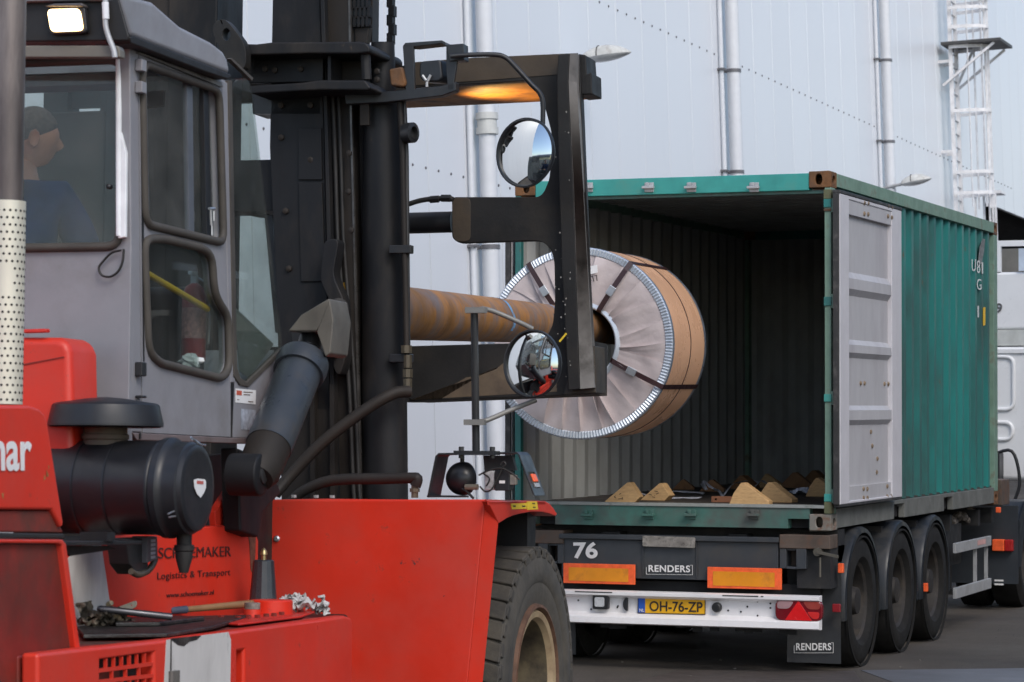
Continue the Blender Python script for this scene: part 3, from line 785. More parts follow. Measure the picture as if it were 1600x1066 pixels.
# bumper: a pressed rail with two lips
bx0, bx1 = T(862, 930, -.06).x, T(1284, 940, -.06).x
zt1, zt2, zb1, zb2_ = T(1100, 926, -.06).z, T(1100, 933, -.06).z, T(1100, 967, -.06).z, T(1100, 979, -.06).z
bx0 = -1.22
prof = [(-.10, zt1), (-.14, zt1 - .006), (-.14, zt2), (-.075, zt2 - .025), (-.075, zb1 + .03), (-.14, zb1), (-.145, zb2_ + .01), (-.10, zb2_)]
g = MB(); g.prism([(bx0, y, z) for (y, z) in prof] + [(bx0, -.05, zb2_), (bx0, -.05, zt1)], (bx1 - bx0, 0, 0)); bmp = g.build('bumper', m_bumper, tr, bevel=.003)
YB = -.075
def Bp(x, y): return T(x, y, YB)
g = MB()
for (px, py) in ((904, 930), (904, 938), (924, 931), (924, 952), (914, 962), (952, 962), (966, 931), (966, 947), (1138, 938), (1138, 954), (1158, 956), (1168, 948), (1184, 940), (1184, 962), (1204, 943), (1204, 950), (1186, 972), (1145, 970), (1102, 968), (994, 965), (965, 949)):
    p = Bp(px, py); g.lathe([(0, .007), (.004, .007)], (p.x, YB - .003, p.z), (0, -1, 0), 8)
o = g.build('bumper_holes', m_dark, bmp); o['kind'] = 'stuff'
for (x0, x1, yy) in ((900, 958, 919), (1130, 1186, 926), (1190, 1194, 927)):
    p, q = T(x0, yy, -.12), T(x1, yy, -.12); MB().box((p.x, -.1425, zt1 - .016), (q.x, -.139, zt1 - .008)).build('bumper_slot', m_dark, bmp)
# number plate
p0, p1 = T(997, 958, -.085), T(1102, 935, -.085); zA, zB = p0.z, T(997, 933, -.085).z
g = MB(); g.prism([(p0.x, -.085, zA), (p1.x, -.085, T(1102, 960, -.085).z), (p1.x, -.085, T(1102, 936, -.085).z), (p0.x, -.085, zB)], (0, .008, 0)); npl = g.build('number_plate', mk('yellow number plate', (.80, .42, .012), .4, var=.03), tr, bevel=.002)
nb = T(1008, 950, -.085).x
g = MB(); g.box((p0.x + .003, -.0875, zA + .004), (nb, -.0852, zB - .004)); g.build('blue_band', mk('blue band', (.02, .09, .42), .4), npl)
text('plate_lettering', 'OH-76-ZP', T(1015, 955, -.086), T(1098, 957, -.086), T(1015, 939, -.086), m_textblack, npl, offset=.012)
text('country_lettering', 'NL', T(999.5, 956, -.088), T(1006.5, 956, -.088), T(999.5, 951, -.088), m_text, npl)
g = MB()
fr = [(p0.x, zA), (p1.x, T(1102, 960, -.085).z), (p1.x, T(1102, 936, -.085).z), (p0.x, zB)]
for i in range(4):
    u, v = fr[i], fr[(i + 1) % 4]; g.bar((u[0], -.087, u[1]), (v[0], -.087, v[1]), .004, .005, up=(0, -1, 0))
g.build('plate_rim', m_textblack, npl)
# lamps on the bumper
p = Bp(941, 940)
g = MB(); g.prism(rounded([(p.x - .06, YB - .05, p.z - .055), (p.x + .06, YB - .05, p.z - .055), (p.x + .06, YB - .05, p.z + .05), (p.x - .06, YB - .05, p.z + .05)], .015), (0, .05, 0)); wl = g.build('work_lamp', m_plastic, tr, bevel=.006)
g = MB(); g.prism(rounded([(p.x - .04, YB - .056, p.z - .035), (p.x + .035, YB - .056, p.z - .035), (p.x + .035, YB - .056, p.z + .035), (p.x - .04, YB - .056, p.z + .035)], .015), (0, .006, 0)); g.build('lens', mk('grey lamp lens', (.5, .52, .54), .15, dirt=(.3, .3, .32), dscale=30), wl)
for (px, py, w_) in ((982, 944, .5), (1121, 949, 1)):
    p = Bp(px, py); g = MB()
    if w_ == 1: g.lathe([(0, .038), (.03, .036), (.04, .025)], (p.x, YB, p.z), (0, -1, 0), 16)
    else: g.prism([(p.x + .03 * math.cos(a) - .02 if False else p.x - .0 + .035 * math.cos(a), YB - .03, p.z + .05 * math.sin(a)) for a in [math.pi / 2 + math.pi * k / 10 for k in range(11)]], (0, .03, 0))
    g.build('plate_lamp', m_plastic, tr, bevel=.004)
# tail light
p0, p1 = T(1211, 970, -.12), T(1285, 938, -.12); cx, cz = (p0.x + p1.x) / 2, (p0.z + p1.z) / 2; hw, hh = (p1.x - p0.x) / 2, (p1.z - p0.z) / 2
g = MB(); g.prism(rounded([(cx - hw, -.125, cz - hh), (cx + hw, -.125, cz - hh), (cx + hw, -.125, cz + hh), (cx - hw, -.125, cz + hh)], .06, 6), (0, .05, 0)); tl = g.build('tail_light', mk('dark red lens', (.16, .006, .012), .18, var=.1), tr, bevel=.012)
def lens(nm, pts, m): MB().prism(pts, (0, .0035, 0)).build(nm, m, tl, bevel=.0015)
yy = -.129
m_lensred = mk('red lens', (.65, .012, .015), .2)
lens('triangle_reflector', [(cx - .10, yy, cz - hh * .9), (cx + .10, yy, cz - hh * .9), (cx, yy, cz + hh * .9)], m_lensred)
lens('clear_lens', rounded([(cx - hw * .92, yy, cz + .01), (cx - .07, yy, cz + .01), (cx - .03, yy, cz + hh * .85), (cx - hw * .88, yy, cz + hh * .85)], .025), mk('greyed clear lens', (.36, .22, .23), .15))
lens('amber_lens', rounded([(cx + .07, yy, cz + .01), (cx + hw * .92, yy, cz + .01), (cx + hw * .88, yy, cz + hh * .85), (cx + .03, yy, cz + hh * .85)], .025), mk('red brown lens', (.30, .05, .04), .15))
lens('brake_lens', rounded([(cx + .10, yy, cz - hh * .75), (cx + hw * .85, yy, cz - hh * .75), (cx + hw * .9, yy, cz - .008), (cx + .06, yy, cz - .008)], .02), mk('bright red lens', (.6, .03, .03), .15))
g = MB(); g.prism(rounded([(-cx - hw, -.125, cz - hh), (-cx + hw, -.125, cz - hh), (-cx + hw, -.125, cz + hh), (-cx - hw, -.125, cz + hh)], .06, 6), (0, .05, 0)); g.build('tail_light', m_lensred, tr, bevel=.012)
# mud flaps
mfx0, mfx1 = T(1230, 1010, .25).x, T(1314, 1010, .25).x
zf0, zf1 = T(1270, 1036, .25).z, T(1270, 975, .25).z
for s in (-1, 1):
    xs = (mfx0, mfx1) if s == 1 else (-mfx1, -mfx0)
    g = MB(); rows = []
    for i in range(7):
        z = zf1 + .4 + (zf0 - zf1 - .4) * i / 6
        rows.append([Vec((xs[0] + (xs[1] - xs[0]) * k / 6, .25 + .008 * math.sin(k * 1.3 + i * .7), z)) for k in range(7)])
    back = [[p + Vec((0, .008, 0)) for p in r] for r in rows]
    g.sheet(rows); g.sheet(back); mf = g.build('mud_flap', mk('black mud flap', (.028, .030, .033), .5, dirt=(.05, .048, .045), dscale=4), tr)
    if s == 1: maker(0, (T(1241, 1022, .238), T(1302, 1022, .238), T(1241, 1004, .238)), mf)
MB().box((-1.2, .26, .8), (1.2, .45, Z0 - .003)).build('bolster', m_trd, tr)
# longitudinal beams, axles
for s in (-1, 1):
    g = MB(); g.box((s * .42, .1, .98), (s * .56, 9.0, 1.0)); g.box((s * .48, .1, .68), (s * .5, 9.0, .98)); g.box((s * .42, .1, .66), (s * .56, 9.0, .68)); g.build('main_beam', m_trd, tr)
for yy in (.6, 1.8, 3.0, 4.3, 5.5, 6.1): MB().box((-1.15, yy, .86), (1.15, yy + .08, 1.0)).build('crossmember', m_trd, tr)
MB().box((-.9, 6.12, Z0 - .02), (1.24, 6.5, Z0 + .22)).build('gooseneck', m_trbrown, tr, bevel=.01)
g = MB(); g.tube([(-.3, 4.6, .72), (-.3, 5.5, .72)], .14, 16); g.build('air_tank', m_trd, tr)
AX = (.83, 2.10, 3.31); WR = .485
m_trtyre = mk('dark trailer tyre', (.013, .0125, .012), .85, spec=.25, var=.2, dirt=(.02, .0185, .017), dscale=4, bump=.2)
m_trrim = mk('dusty dark rim', (.022, .019, .017), .7, var=.25, dirt=(.045, .036, .028), dscale=7)
def trwheel(x, y, s, R_=WR, wdt=.36):
    """s: which side faces out"""
    o_ = Vec((x, y, R_)); ax = Vec((s, 0, 0))
    g = MB(); w2 = wdt / 2
    g.lathe([(-w2 * .8, R_ * .60), (-w2, R_ * .68), (-w2 * 1.02, R_ * .86), (-w2 * .9, R_ * .965), (-w2 * .8, R_ * .99), (0, R_), (w2 * .8, R_ * .99), (w2 * .9, R_ * .965), (w2 * 1.02, R_ * .86), (w2, R_ * .68), (w2 * .8, R_ * .60)], o_, ax, 48, caps=False, closed=True)
    for t in (-.5, -.17, .17, .5): g.lathe([(t * wdt - .008, R_ * .975), (t * wdt - .008, R_ * 1.003), (t * wdt + .008, R_ * 1.003), (t * wdt + .008, R_ * .975)], o_, ax, 48, caps=False, closed=True)
    wh_ = g.build('wheel', m_trtyre, tr, smooth=40)
    g = MB(); g.lathe([(w2 * .75, R_ * .62), (w2 * .8, R_ * .60), (w2 * .7, R_ * .56), (w2 * .1, R_ * .53), (w2 * -.1, R_ * .45), (w2 * .0, R_ * .30), (w2 * .35, R_ * .24), (w2 * .8, R_ * .20), (w2 * .85, R_ * .05), (w2 * .85, 0.0001)], o_, ax, 36, caps=False); g.build('rim', m_trrim, wh_, smooth=30)
    g = MB()
    for k in range(10):
        a = 2 * math.pi * k / 10; g.lathe([(0, .016), (.03, .016), (.04, .01)], o_ + ax * (-.0) + Vec((0, math.cos(a), math.sin(a))) * R_ * .36, ax, 6)
    g.build('wheel_nuts', m_trrim, wh_)
for yc in AX:
    for s in (-1, 1): trwheel(s * 1.06, yc, s)
    MB().tube([(-1.0, yc, WR), (1.0, yc, WR)], .07, 12).build('axle', m_trd, tr)
    for s in (-1, 1):
        g = MB(); rows = []
        for k in range(22):
            a = R(-12 + 204 * k / 21); rr = WR + .055
            y, z = yc - math.cos(a) * rr, WR + .0 + math.sin(a) * rr
            rows.append([Vec((s * x, y - math.cos(a) * d, z + math.sin(a) * d)) for (x, d) in ((.84, 0), (.86, .012), (1.05, .016), (1.225, .014), (1.245, .004), (1.25, -.03), (1.243, -.03), (1.238, -.004), (1.2, -.002), (.86, -.004), (.84, -.012))])
        g.sheet(rows); g.build('mudguard', m_fender, tr, smooth=45)
    MB().box((.86, yc + .56, .35), (1.22, yc + .575, .62)).build('spray_flap', m_rubber, tr)
for (px, py, X) in ((1314, 888, 1.25), (1446, 918, 1.25)):
    p = W(px, py, X=X); MB().box((p.x - .02, p.y - .02, p.z - .035), (p.x + .02, p.y + .02, p.z + .035)).build('side_marker', m_refl, tr, bevel=.006)
p = T(1308, 950, .2); MB().box((p.x - .03, .17, p.z - .03), (p.x + .03, .2, p.z + .03)).build('side_marker', mk('dull red marker', (.25, .015, .02), .3), tr, bevel=.006)
# dark fill below the rear: brackets behind the bumper
for x in (-.75, .75): MB().box((x - .05, -.045, .42), (x + .05, .4, .56)).build('bumper_bracket', m_trd, tr)
MB().box((-1.1, .12, zc - .12), (1.1, .2, zc - .02)).build('lamp_beam', m_trd, tr)
g = MB()
for k in range(30):
    x0 = -1.0 + k * .065; g.box((x0, .02, .30 + random.uniform(-.02, .04)), (x0 + .07, .035, .46))
g.build('spray_skirt', m_trd, tr)
# side guard
XG = 1.22
def G(x, y): return W(x, y, X=XG)
ya0, ya1 = G(1494, 860).y, G(1549, 840).y
m_alu = mk('grey aluminium guard', (.40, .41, .42), .4, metal=.2, var=.06, dirt=(.3, .3, .3), dscale=5)
for (t, b_) in ((849, 865), (919, 936)):
    zt, zb3 = G(1494, t).z, G(1494, b_).z
    MB().box((XG, ya0, zb3), (XG - .03, ya1, zt)).build('side_guard_rail', m_alu, tr, bevel=.004)
for yy in (ya1 - .02, (ya0 + ya1) / 2 + .25): MB().box((XG - .031, yy - .015, G(1494, 935).z), (XG - .06, yy + .015, G(1494, 850).z)).build('side_guard_post', m_alu, tr)
MB().box((XG + .001, ya0 + .9, G(1494, 860).z), (XG + .003, ya0 + 1.25, G(1494, 852).z)).build('guard_sticker', mk('pale red sticker', (.6, .35, .33), .5), tr)
g = MB(); g.box((.7, 4.3, .55), (1.1, 5.0, .9)); g.tube([(.9, 5.3, .3), (.9, 5.3, .95)], .05, 8); g.box((.75, 5.2, .25), (1.05, 5.4, .3)); g.build('landing_leg', m_trd, tr)
mfit = mk('greasy fittings', (.16, .14, .12), .6, var=.4, vscale=20)
for k in range(10):
    p = Vec((1.05, 4.6 + k * .12, .98)); g = MB(); rr = random.uniform(.02, .04); g.lathe([(-.05, rr * .6), (-.03, rr), (.02, rr), (.05, rr * .5)], p + Vec((0, random.uniform(-.03, .03), random.uniform(-.08, .02))), (random.uniform(-1, 1), random.uniform(-1, 1), .5), 8); g.build('air_fitting', mfit, tr)
p = W(1560, 797, X=1.24); MB().box((p.x - .02, p.y - .03, p.z - .025), (p.x + .02, p.y + .03, p.z + .025)).build('side_marker', m_refl, tr, bevel=.006)

# ================================================================== TRACTOR UNIT
tu = thing('tractor_unit', 'white cab tractor unit with blue grey mudguards ahead of the container', 'truck', (0, 0, 0))
m_truckw = mk('white truck cab paint', (.72, .735, .75), .35, var=.02)
YT = 9.4
def Q(x, y, Y=YT): return W(x, y, Y=Y)
zc0, zc1 = Q(1575, 752).z, Q(1575, 541).z
MB().box((-1.25, YT, zc0), (1.27, YT + 2.1, zc1)).build('cab', m_truckw, tu, bevel=.06, seg=4)
cabp = MB()
# pressed panels in the cab back wall
for (x0, x1, y0, y1) in ((1500, 1584, 558, 640), (1500, 1582, 660, 687)):
    A, Bq = Q(x0, y0), Q(x1, y1)
    path = rounded([(A.x, YT - .004, Bq.z), (Bq.x, YT - .004, Bq.z), (Bq.x, YT - .004, A.z), (A.x, YT - .004, A.z)], .09)
    MB().tube(path, .022, 8, closed=True).build('pressed_rib', m_truckw, tu, smooth=60)
MB().box((-1.25, YT - .02, Q(1575, 552).z), (1.27, YT - .003, Q(1575, 546).z)).build('gutter', m_truckw, tu)
z1, z2_, z3 = Q(1575, 515).z, Q(1575, 425).z, Q(1575, 380).z
MB().box((-1.2, YT + .02, zc1 + .005), (1.25, YT + 2.0, z1)).build('roof_panel', mk('pale grey roof', (.5, .52, .5), .5), tu)
MB().box((-1.15, YT + .04, z1 + .003), (1.24, YT + .5, z2_)).build('deflector_back', m_truckw, tu, bevel=.03)
g = MB(); xx = Q(1555, 400).x
g.box((xx, YT + .04, z3 - .03), (1.24, YT + .10, z3 + .03)); g.box((xx, YT + .04, z2_ + .004), (xx + .05, YT + .1, z3 - .03)); g.box((-1.15, YT + .04, z3 - .03), (xx, YT + .1, z3 + .03)); g.build('deflector_rim', m_truckw, tu)
MB().box((-1.14, YT + .5, z2_ + .004), (1.23, YT + .52, z3 - .03)).build('deflector_inside', mk('brown grey moulding', (.13, .125, .11), .6), tu)
A, Bq = Q(1591, 424), Q(1600, 388); MB().box((A.x, YT + .02, z2_ + .01), (A.x + .2, YT + .035, Bq.z)).build('deflector_sticker', mk('pale blue sticker', (.5, .58, .68), .5), tu)
text('cab_number', '9', Q(1556, 489, YT + .035), Q(1566, 489, YT + .035), Q(1556, 474, YT + .035), mk('grey number', (.08, .08, .085), .5), tu, offset=.02)
A = Q(1566, 735, YT - .2)
g = MB(); g.box((A.x - .25, YT - .35, A.z - .25), (A.x, YT - .12, A.z + .18)); g.tube(smoothpath([(A.x - .1, YT - .3, A.z + .15), (A.x + .12, YT - .3, A.z + .2), (A.x + .2, YT - .3, A.z - .1), (A.x + .15, YT - .3, A.z - .3)], 5), .02, 6)
g.build('air_coupling', m_plastic, tu, bevel=.02)
for s in (-1, 1): MB().box((s * .38, 6.6, .72), (s * .46, YT + 1, .96)).build('chassis_beam', m_trd, tu)
wy = 7.45
def tuwheel(x, s, R_=.50):
    o_ = Vec((x, wy, R_)); ax = Vec((s, 0, 0)); w2 = .15
    g = MB(); g.lathe([(-w2 * .8, R_ * .60), (-w2, R_ * .68), (-w2 * 1.02, R_ * .86), (-w2 * .8, R_ * .99), (0, R_), (w2 * .8, R_ * .99), (w2 * 1.02, R_ * .86), (w2, R_ * .68), (w2 * .8, R_ * .60)], o_, ax, 40, caps=False, closed=True)
    q = g.build('wheel', m_trtyre, tu, smooth=40)
    MB().lathe([(w2 * .7, R_ * .6), (-w2 * .4, R_ * .5), (-w2 * .3, R_ * .25), (w2 * .5, R_ * .2), (w2 * .5, .0001)], o_, ax, 28, caps=False).build('rim', m_trrim, q, smooth=30)
for s in (-1, 1):
    tuwheel(s * 1.08, s); tuwheel(s * .75, s)
    # mudguard: flat topped box arch
    zt = W(1560, 789, X=1.2).z; 
    g = MB(); prof = [(wy - .66, .42), (wy - .64, .86), (wy - .42, 1.0 if False else zt - .04), (wy - .36, zt), (wy + .36, zt), (wy + .45, zt - .05), (wy + .64, .86), (wy + .66, .5)]
    rows = [[Vec((s * x, y, z)) for (y, z) in prof] for x in (.5, 1.27)]
    g.sheet(rows); g.sheet([[p + Vec((0, (.02 if p.y < wy else -.02), -.02)) for p in r] for r in rows]); g.prism([(s * 1.268, y, z) for (y, z) in prof] + [(s * 1.268, wy + .56, .5), (s * 1.268, wy + .5, .68), (s * 1.268, wy + .2, .80), (s * 1.268, wy - .2, .80), (s * 1.268, wy - .42, .66), (s * 1.268, wy - .52, .42)], (s * -.02, 0, 0))
    g.build('mudguard', m_fender, tu, smooth=40)
    MB().box((s * .55, wy - .70, .26), (s * 1.27, wy - .68, 1.0)).build('mud_flap', mk('blue black flap', (.026, .031, .038), .5), tu)
p = W(1567, 852, Y=wy - .73)
g = MB(); g.box((p.x - .095, wy - .78, p.z - .055), (p.x + .02, wy - .70, p.z + .055)); t_ = g.build('tail_light', m_refl, tu, bevel=.01)
g = MB(); g.box((p.x + .021, wy - .77, p.z - .055), (p.x + .10, wy - .70, p.z + .055)); g.build('tail_lens', mk('dark red tail lens', (.4, .02, .02), .25), t_, bevel=.01)
for yy in (907, 913): 
    a, b = W(1554, yy, Y=wy - .702), W(1568, yy, Y=wy - .702); MB().box((a.x, wy - .706, a.z - .008), (b.x, wy - .701, a.z + .008)).build('flap_stripe', m_text, tu)

# ================================================================== UNSEEN BUILDING ADDED TO SHADE THE CONTAINER SIDE
ob_ = thing('added_shade_building', 'long dark brick block added unseen across the yard to shade the container side', 'building', (0, 0, 0))
m_brick = mk('dark brown brick', (.11, .075, .06), .85, var=.2, vscale=2, dirt=(.07, .055, .05), dscale=1)
MB().box((12.5, -6, 0), (24, 60, 7.5)).build('wall', m_brick, ob_)
MB().box((12.2, -6.3, 7.5), (24.3, 60.3, 7.8)).build('roof', mk('grey roof edge', (.2, .2, .2), .7), ob_)
mwin = mk('dark workshop window', (.03, .035, .04), .08)
for k in range(9):
    f = MB().box((12.44, -2 + k * 6.5, 1.2), (12.5, 1.6 + k * 6.5, 4.2)).build('window', mwin, ob_)
    MB().box((12.42, -2.1 + k * 6.5, 4.2), (12.52, 1.7 + k * 6.5, 4.32)).build('lintel', m_white, f)

# ================================================================== FORKLIFT
HD = R(4.85); NP = R(1.5)
O_ = atdepth(838, 1070, 12.8); O_.z = 0
vF = Vec((-math.sin(HD) * math.cos(NP), math.cos(HD) * math.cos(NP), -math.sin(NP)))
vR = Vec((math.cos(HD), math.sin(HD), 0)); vU = vR.cross(vF)
FM = Mat(((vR.x, vF.x, vU.x, O_.x), (vR.y, vF.y, vU.y, O_.y), (vR.z, vF.z, vU.z, O_.z), (0, 0, 0, 1)))
K = Frame(FM)
fk = thing('forklift', 'large red forklift with grey cab carrying a steel coil on a long boom', 'forklift', matrix=FM)
AXR = -1.48                      # centre line of the truck
def Pa(pts, a): return [K.p(x, y, a=a) for (x, y) in pts]
def Pb(pts, b): return [K.p(x, y, b=b) for (x, y) in pts]
def L(v): return FM.inverted() @ Vec(v)
def Ld(x, y, z): return L(atdepth(x, y, z))
def X(nm, m, parent, pts, ext, bevel=0, smooth=30, **k): return MB().prism(pts, ext).build(nm, m, parent, bevel=bevel, smooth=smooth, **k)

# ---- drive wheels
WRD = .65
def drivewheel(r0, s, full=True):
    """r0: outer sidewall plane, s: which way it faces"""
    o = Vec((r0 - s * .17, 0, WRD)); ax = Vec((s, 0, 0)); w2 = .17; R_ = WRD
    g = MB()
    g.lathe([(-w2 * .85, R_ * .56), (-w2, R_ * .64), (-w2 * 1.05, R_ * .80), (-w2 * .98, R_ * .90), (-w2 * .9, R_ * .955), (w2 * .9, R_ * .955), (w2 * 1.0, R_ * .91), (w2 * 1.06, R_ * .80), (w2 * 1.05, R_ * .74), (w2 * 1.0, R_ * .72), (w2 * 1.02, R_ * .66), (w2 * .9, R_ * .565)], o, ax, 72, caps=False, closed=True)
    wl = g.build('drive_wheel', m_tyre, fk, smooth=35)
    g = MB(); n = 40
    for k in range(n):
        a = 2 * math.pi * (k + .0) / n
        for sd_, off in ((1, 0), (-1, .5)):
            a2 = a + off * 2 * math.pi / n
            c, sn = math.cos(a2), math.sin(a2); er = Vec((0, c, sn)); et = Vec((0, -sn, c)); 
            p = o + er * (R_ * .958) + ax * (sd_ * w2 * .5)
            g.obox(p, ax * w2 * .5 + et * .02 * sd_, et * R_ * .067, er * R_ * .016)
            p = o + er * (R_ * .925) + ax * (sd_ * w2 * .985)
            g.obox(p, ax * .007, et * R_ * .05, er * R_ * .03)
    o2 = g.build('tread_lugs', mk('dusty worn tread', (.045, .041, .036), .9, var=.2, vscale=12, dirt=(.085, .075, .06), dscale=5, dlo=.42, dhi=.65, bump=.3), wl, bevel=.011, seg=2); o2['kind'] = 'stuff'
    if full:
        g = MB(); g.lathe([(w2 * .86, R_ * .575), (w2 * 1.02, R_ * .565), (w2 * 1.04, R_ * .545), (w2 * .95, R_ * .53), (w2 * .9, R_ * .528)], o, ax, 64, caps=False); g.build('lock_ring', m_rimrust, wl, smooth=40)
        g = MB(); g.lathe([(w2 * .9, R_ * .527), (w2 * .98, R_ * .515), (w2 * .95, R_ * .475), (w2 * .8, R_ * .452)], o, ax, 64, caps=False); g.build('rim_lip', m_rim, wl, smooth=30)
        g = MB(); g.lathe([(w2 * .8, R_ * .452), (-w2 * .3, R_ * .44), (-w2 * 1.4, R_ * .43), (-w2 * 2.0, R_ * .36), (-w2 * 2.0, R_ * .18), (-w2 * 1.2, R_ * .17), (-w2 * 1.1, .0001)], o, ax, 64, caps=False); g.build('rim', mk('olive rim dish with grime and painted shade', (.13, .105, .065), .65, var=.25, vscale=6, dirt=(.05, .04, .03), dscale=5, dlo=.45, dhi=.65), wl, smooth=30)  # shade of the deep dish put into its colour, besides grime
        g = MB()
        for k in range(12):
            a = 2 * math.pi * k / 12; g.lathe([(0, .022), (.035, .022), (.045, .012)], o + ax * (-w2 * 2.0) + Vec((0, math.cos(a), math.sin(a))) * R_ * .28, ax, 6)
        g.build('wheel_nuts', m_rimrust, wl)
    return wl
drivewheel(0, 1); drivewheel(-.43, 1, False)
drivewheel(2 * AXR, -1); drivewheel(2 * AXR + .43, -1, False)
MB().box((2 * AXR + .5, -.15, .5), (-.5, .15, .8)).build('drive_axle', m_black, fk, bevel=.02)

# ---- right mudguard
FP = -.92
A_, B_ = K.p(758.6, 781, b=FP), K.p(778.5, 818, a=.05)
C_, D_ = K.p(754, 1066, b=B_.y), K.p(731, 1066, b=FP)
dn = Vec((0, 0, -.62))
TL_, BL_ = K.p(416, 781, b=FP), K.p(404, 900, b=FP)
Dl = D_ + (D_ - A_).normalized() * .45; Cl = C_ + (C_ - B_).normalized() * .45; Bl = BL_ + (BL_ - TL_).normalized() * .75
mg = MB()
outl = rounded([TL_, BL_, Bl], .001)[0:0]
tl = [TL_ + Vec((.035, 0, 0)), A_, Dl, Bl, BL_, TL_ + Vec((-.002, 0, -.05)), TL_ + Vec((.008, 0, -.015))]
mg.prism(tl, (0, .03, 0))
mud = mg.build('mudguard', m_red, fk, bevel=.008)
lp_ = lambda p, q, t: p + (q - p) * t
MB().sheet([[lp_(lp_(A_, B_, u), lp_(Dl, Cl, u), v / 12) for u in (0, .06, .5, .94, 1)] for v in range(13)]).build('mudguard_chamfer', m_red, mud, smooth=60)
sidep = Pa([(762, 783), (852, 783), (859, 787), (865, 794), (871, 803.5), (868, 806.5), (858, 802.5), (846, 800), (830, 800), (815, 802.5), (803, 805.5), (793, 809.5), (779.5, 818)], .05)
X('mudguard_side', m_red, mud, sidep, (-.03, 0, 0), bevel=.004)
ztop = A_.z
top = [A_ + Vec((0, .002, .001)), sidep[0] + Vec((0, 0, .0)), sidep[1], sidep[1] + Vec((-1.06, 0, 0)), TL_ + Vec((.03, .002, .001))]
X('mudguard_top', m_red, mud, top, (0, 0, -.02), bevel=.004)
arch = [sidep[1] + Vec((-.03, .0, -.02)), sidep[4] + Vec((-.03, 0, 0)), sidep[4] + Vec((-1.0, 0, 0)), sidep[1] + Vec((-1.0, 0, -.02))]
X('mudguard_front', m_red, mud, arch, (0, -.01, -.01))
MB().box((-.95, .02, 1.08), (-.06, .16, ztop - .028)).build('wheel_arch_lining', m_black, mud)
MB().box((BL_.x + .03, FP + .035, .62), (-.17, -.74, ztop - .05)).build('mudguard_lining', m_black, mud)
for pts, s in (([(798, 787), (823, 786), (823, 795), (800, 796)], 0), ([(823, 783.5), (839, 783.5), (841, 796), (824, 797)], 0)):
    X('yellow_sticker', m_yellowlab, mud, Pa(pts, .052), (-.001, 0, 0))
g = MB()
for (a, b, c, d) in ((802, 790, 806, 792), (816, 790, 821, 792), (832, 786, 836, 787.5), (833, 792, 837, 793.5)): g.prism(Pa([(a, b), (c, b), (c, d), (a, d)], .0535), (-.001, 0, 0))
g.build('sticker_print', m_textblack, mud)
g = MB()
random.seed(3)
for (cx, cy, n, sx, sy) in ((632, 879, 7, 7, 3), (648, 879, 10, 7, 5), (694, 931, 2, 1.5, 2)):
    for k in range(n):
        x, y = cx + random.gauss(0, sx * .5), cy + random.gauss(0, sy * .5); q = [(x + random.uniform(-3, 3), y + random.uniform(-2, 2)) for _ in range(3)]
        g.prism(Pb(q, FP - .0005 - .0001 * k), (0, .0004, 0))
g.build('paint_chips', mk('dark chipped patch', (.10, .035, .035), .6), mud)
p = K.p(433, 842, b=FP); MB().lathe([(0, .014), (.008, .014), (.014, .008)], p, (0, -1, 0), 12).build('bolt', m_steel, mud)
for px in (459, 494, 519): p = K.p(px, 778, b=FP + .02); MB().lathe([(0, .012), (.012, .012)], (p.x, p.y, ztop), (0, 0, 1), 6).build('bolt', m_galv, mud)

# ---- lamp bracket on the mudguard
FB, DB = -.78, .17
def bb(x, y): return K.p(x, y, b=FB)
prof = [bb(667, 777), bb(680, 713), bb(685, 708), bb(807, 706), bb(812, 711), bb(836, 775)]
inn = [p.copy() for p in prof]
th = .008
cx = (prof[0].x + prof[-1].x) / 2
br = bpy.data.objects.new('lamp_bracket', None)
g = MB()
for i in range(5):
    if i == 4: continue
    p, q = prof[i], prof[i + 1]; g.prism([p, q, q + Vec((0, DB, 0)), p + Vec((0, DB, 0))], ((th, 0, -th * .2) if i < 2 else (0, 0, -th)))
lb = g.build('lamp_bracket', m_black, fk, bevel=.002)
# right leg with a window for the side lamp
p, q = prof[4], prof[5]; e = q - p
def leg(s, t): return p + e * t + Vec((0, DB * s, 0))
MB().plate([leg(0, 0), leg(1, 0), leg(1, 1), leg(0, 1)], [[leg(.18, .42), leg(.8, .42), leg(.8, .80), leg(.18, .80)]], (-th, 0, 0)).build('bracket_leg', m_black, lb, bevel=.002)
MB().prism([leg(.25, .46), leg(.62, .46), leg(.62, .66), leg(.25, .66)], (.012, 0, 0)).build('orange_marker', m_refl, lb, bevel=.006)
MB().prism([leg(.3, .68), leg(.75, .68), leg(.75, .78), leg(.3, .78)], (.004, 0, 0)).build('marker_base', m_galv, lb)
X('foot', m_black, lb, [prof[0], prof[0] + Vec((.14, 0, 0)), prof[0] + Vec((.14, DB, 0)), prof[0] + Vec((0, DB, 0))], (0, 0, .008))
# round work lamp, seen from behind
c = K.p(722, 748, b=FB + .08); rr = 26.5 / FPX * 12.1
g = MB(); pr = [(-rr * .95 * math.cos(a), rr * math.sin(a)) for a in [math.pi / 2 * k / 8 for k in range(9)]]; pr[0] = (pr[0][0], .0005)
g.lathe(pr + [(rr * .25, rr * 1.0), (rr * .3, rr * .93)], c, (.5, .85, 0), 28, caps=False); hl = g.build('round_work_lamp', m_plastic, lb, smooth=60)
MB().lathe([(rr * .26, .9 * rr), (rr * .3, .0001)], c, (.5, .85, 0), 24, caps=False).build('lens', mk('lamp glass', (.5, .5, .48), .1), hl)
g = MB(); g.tube([c + Vec((0, 0, rr * .9)), c + Vec((0, 0, rr * 1.5))], .01, 8); g.build('lamp_mount', m_black, lb)
MB().tube([K.p(727, 761, b=FB + .02), K.p(747, 761, b=FB + .02)], .013, 10).build('connector', mk('beige connector', (.22, .19, .14), .6), lb)
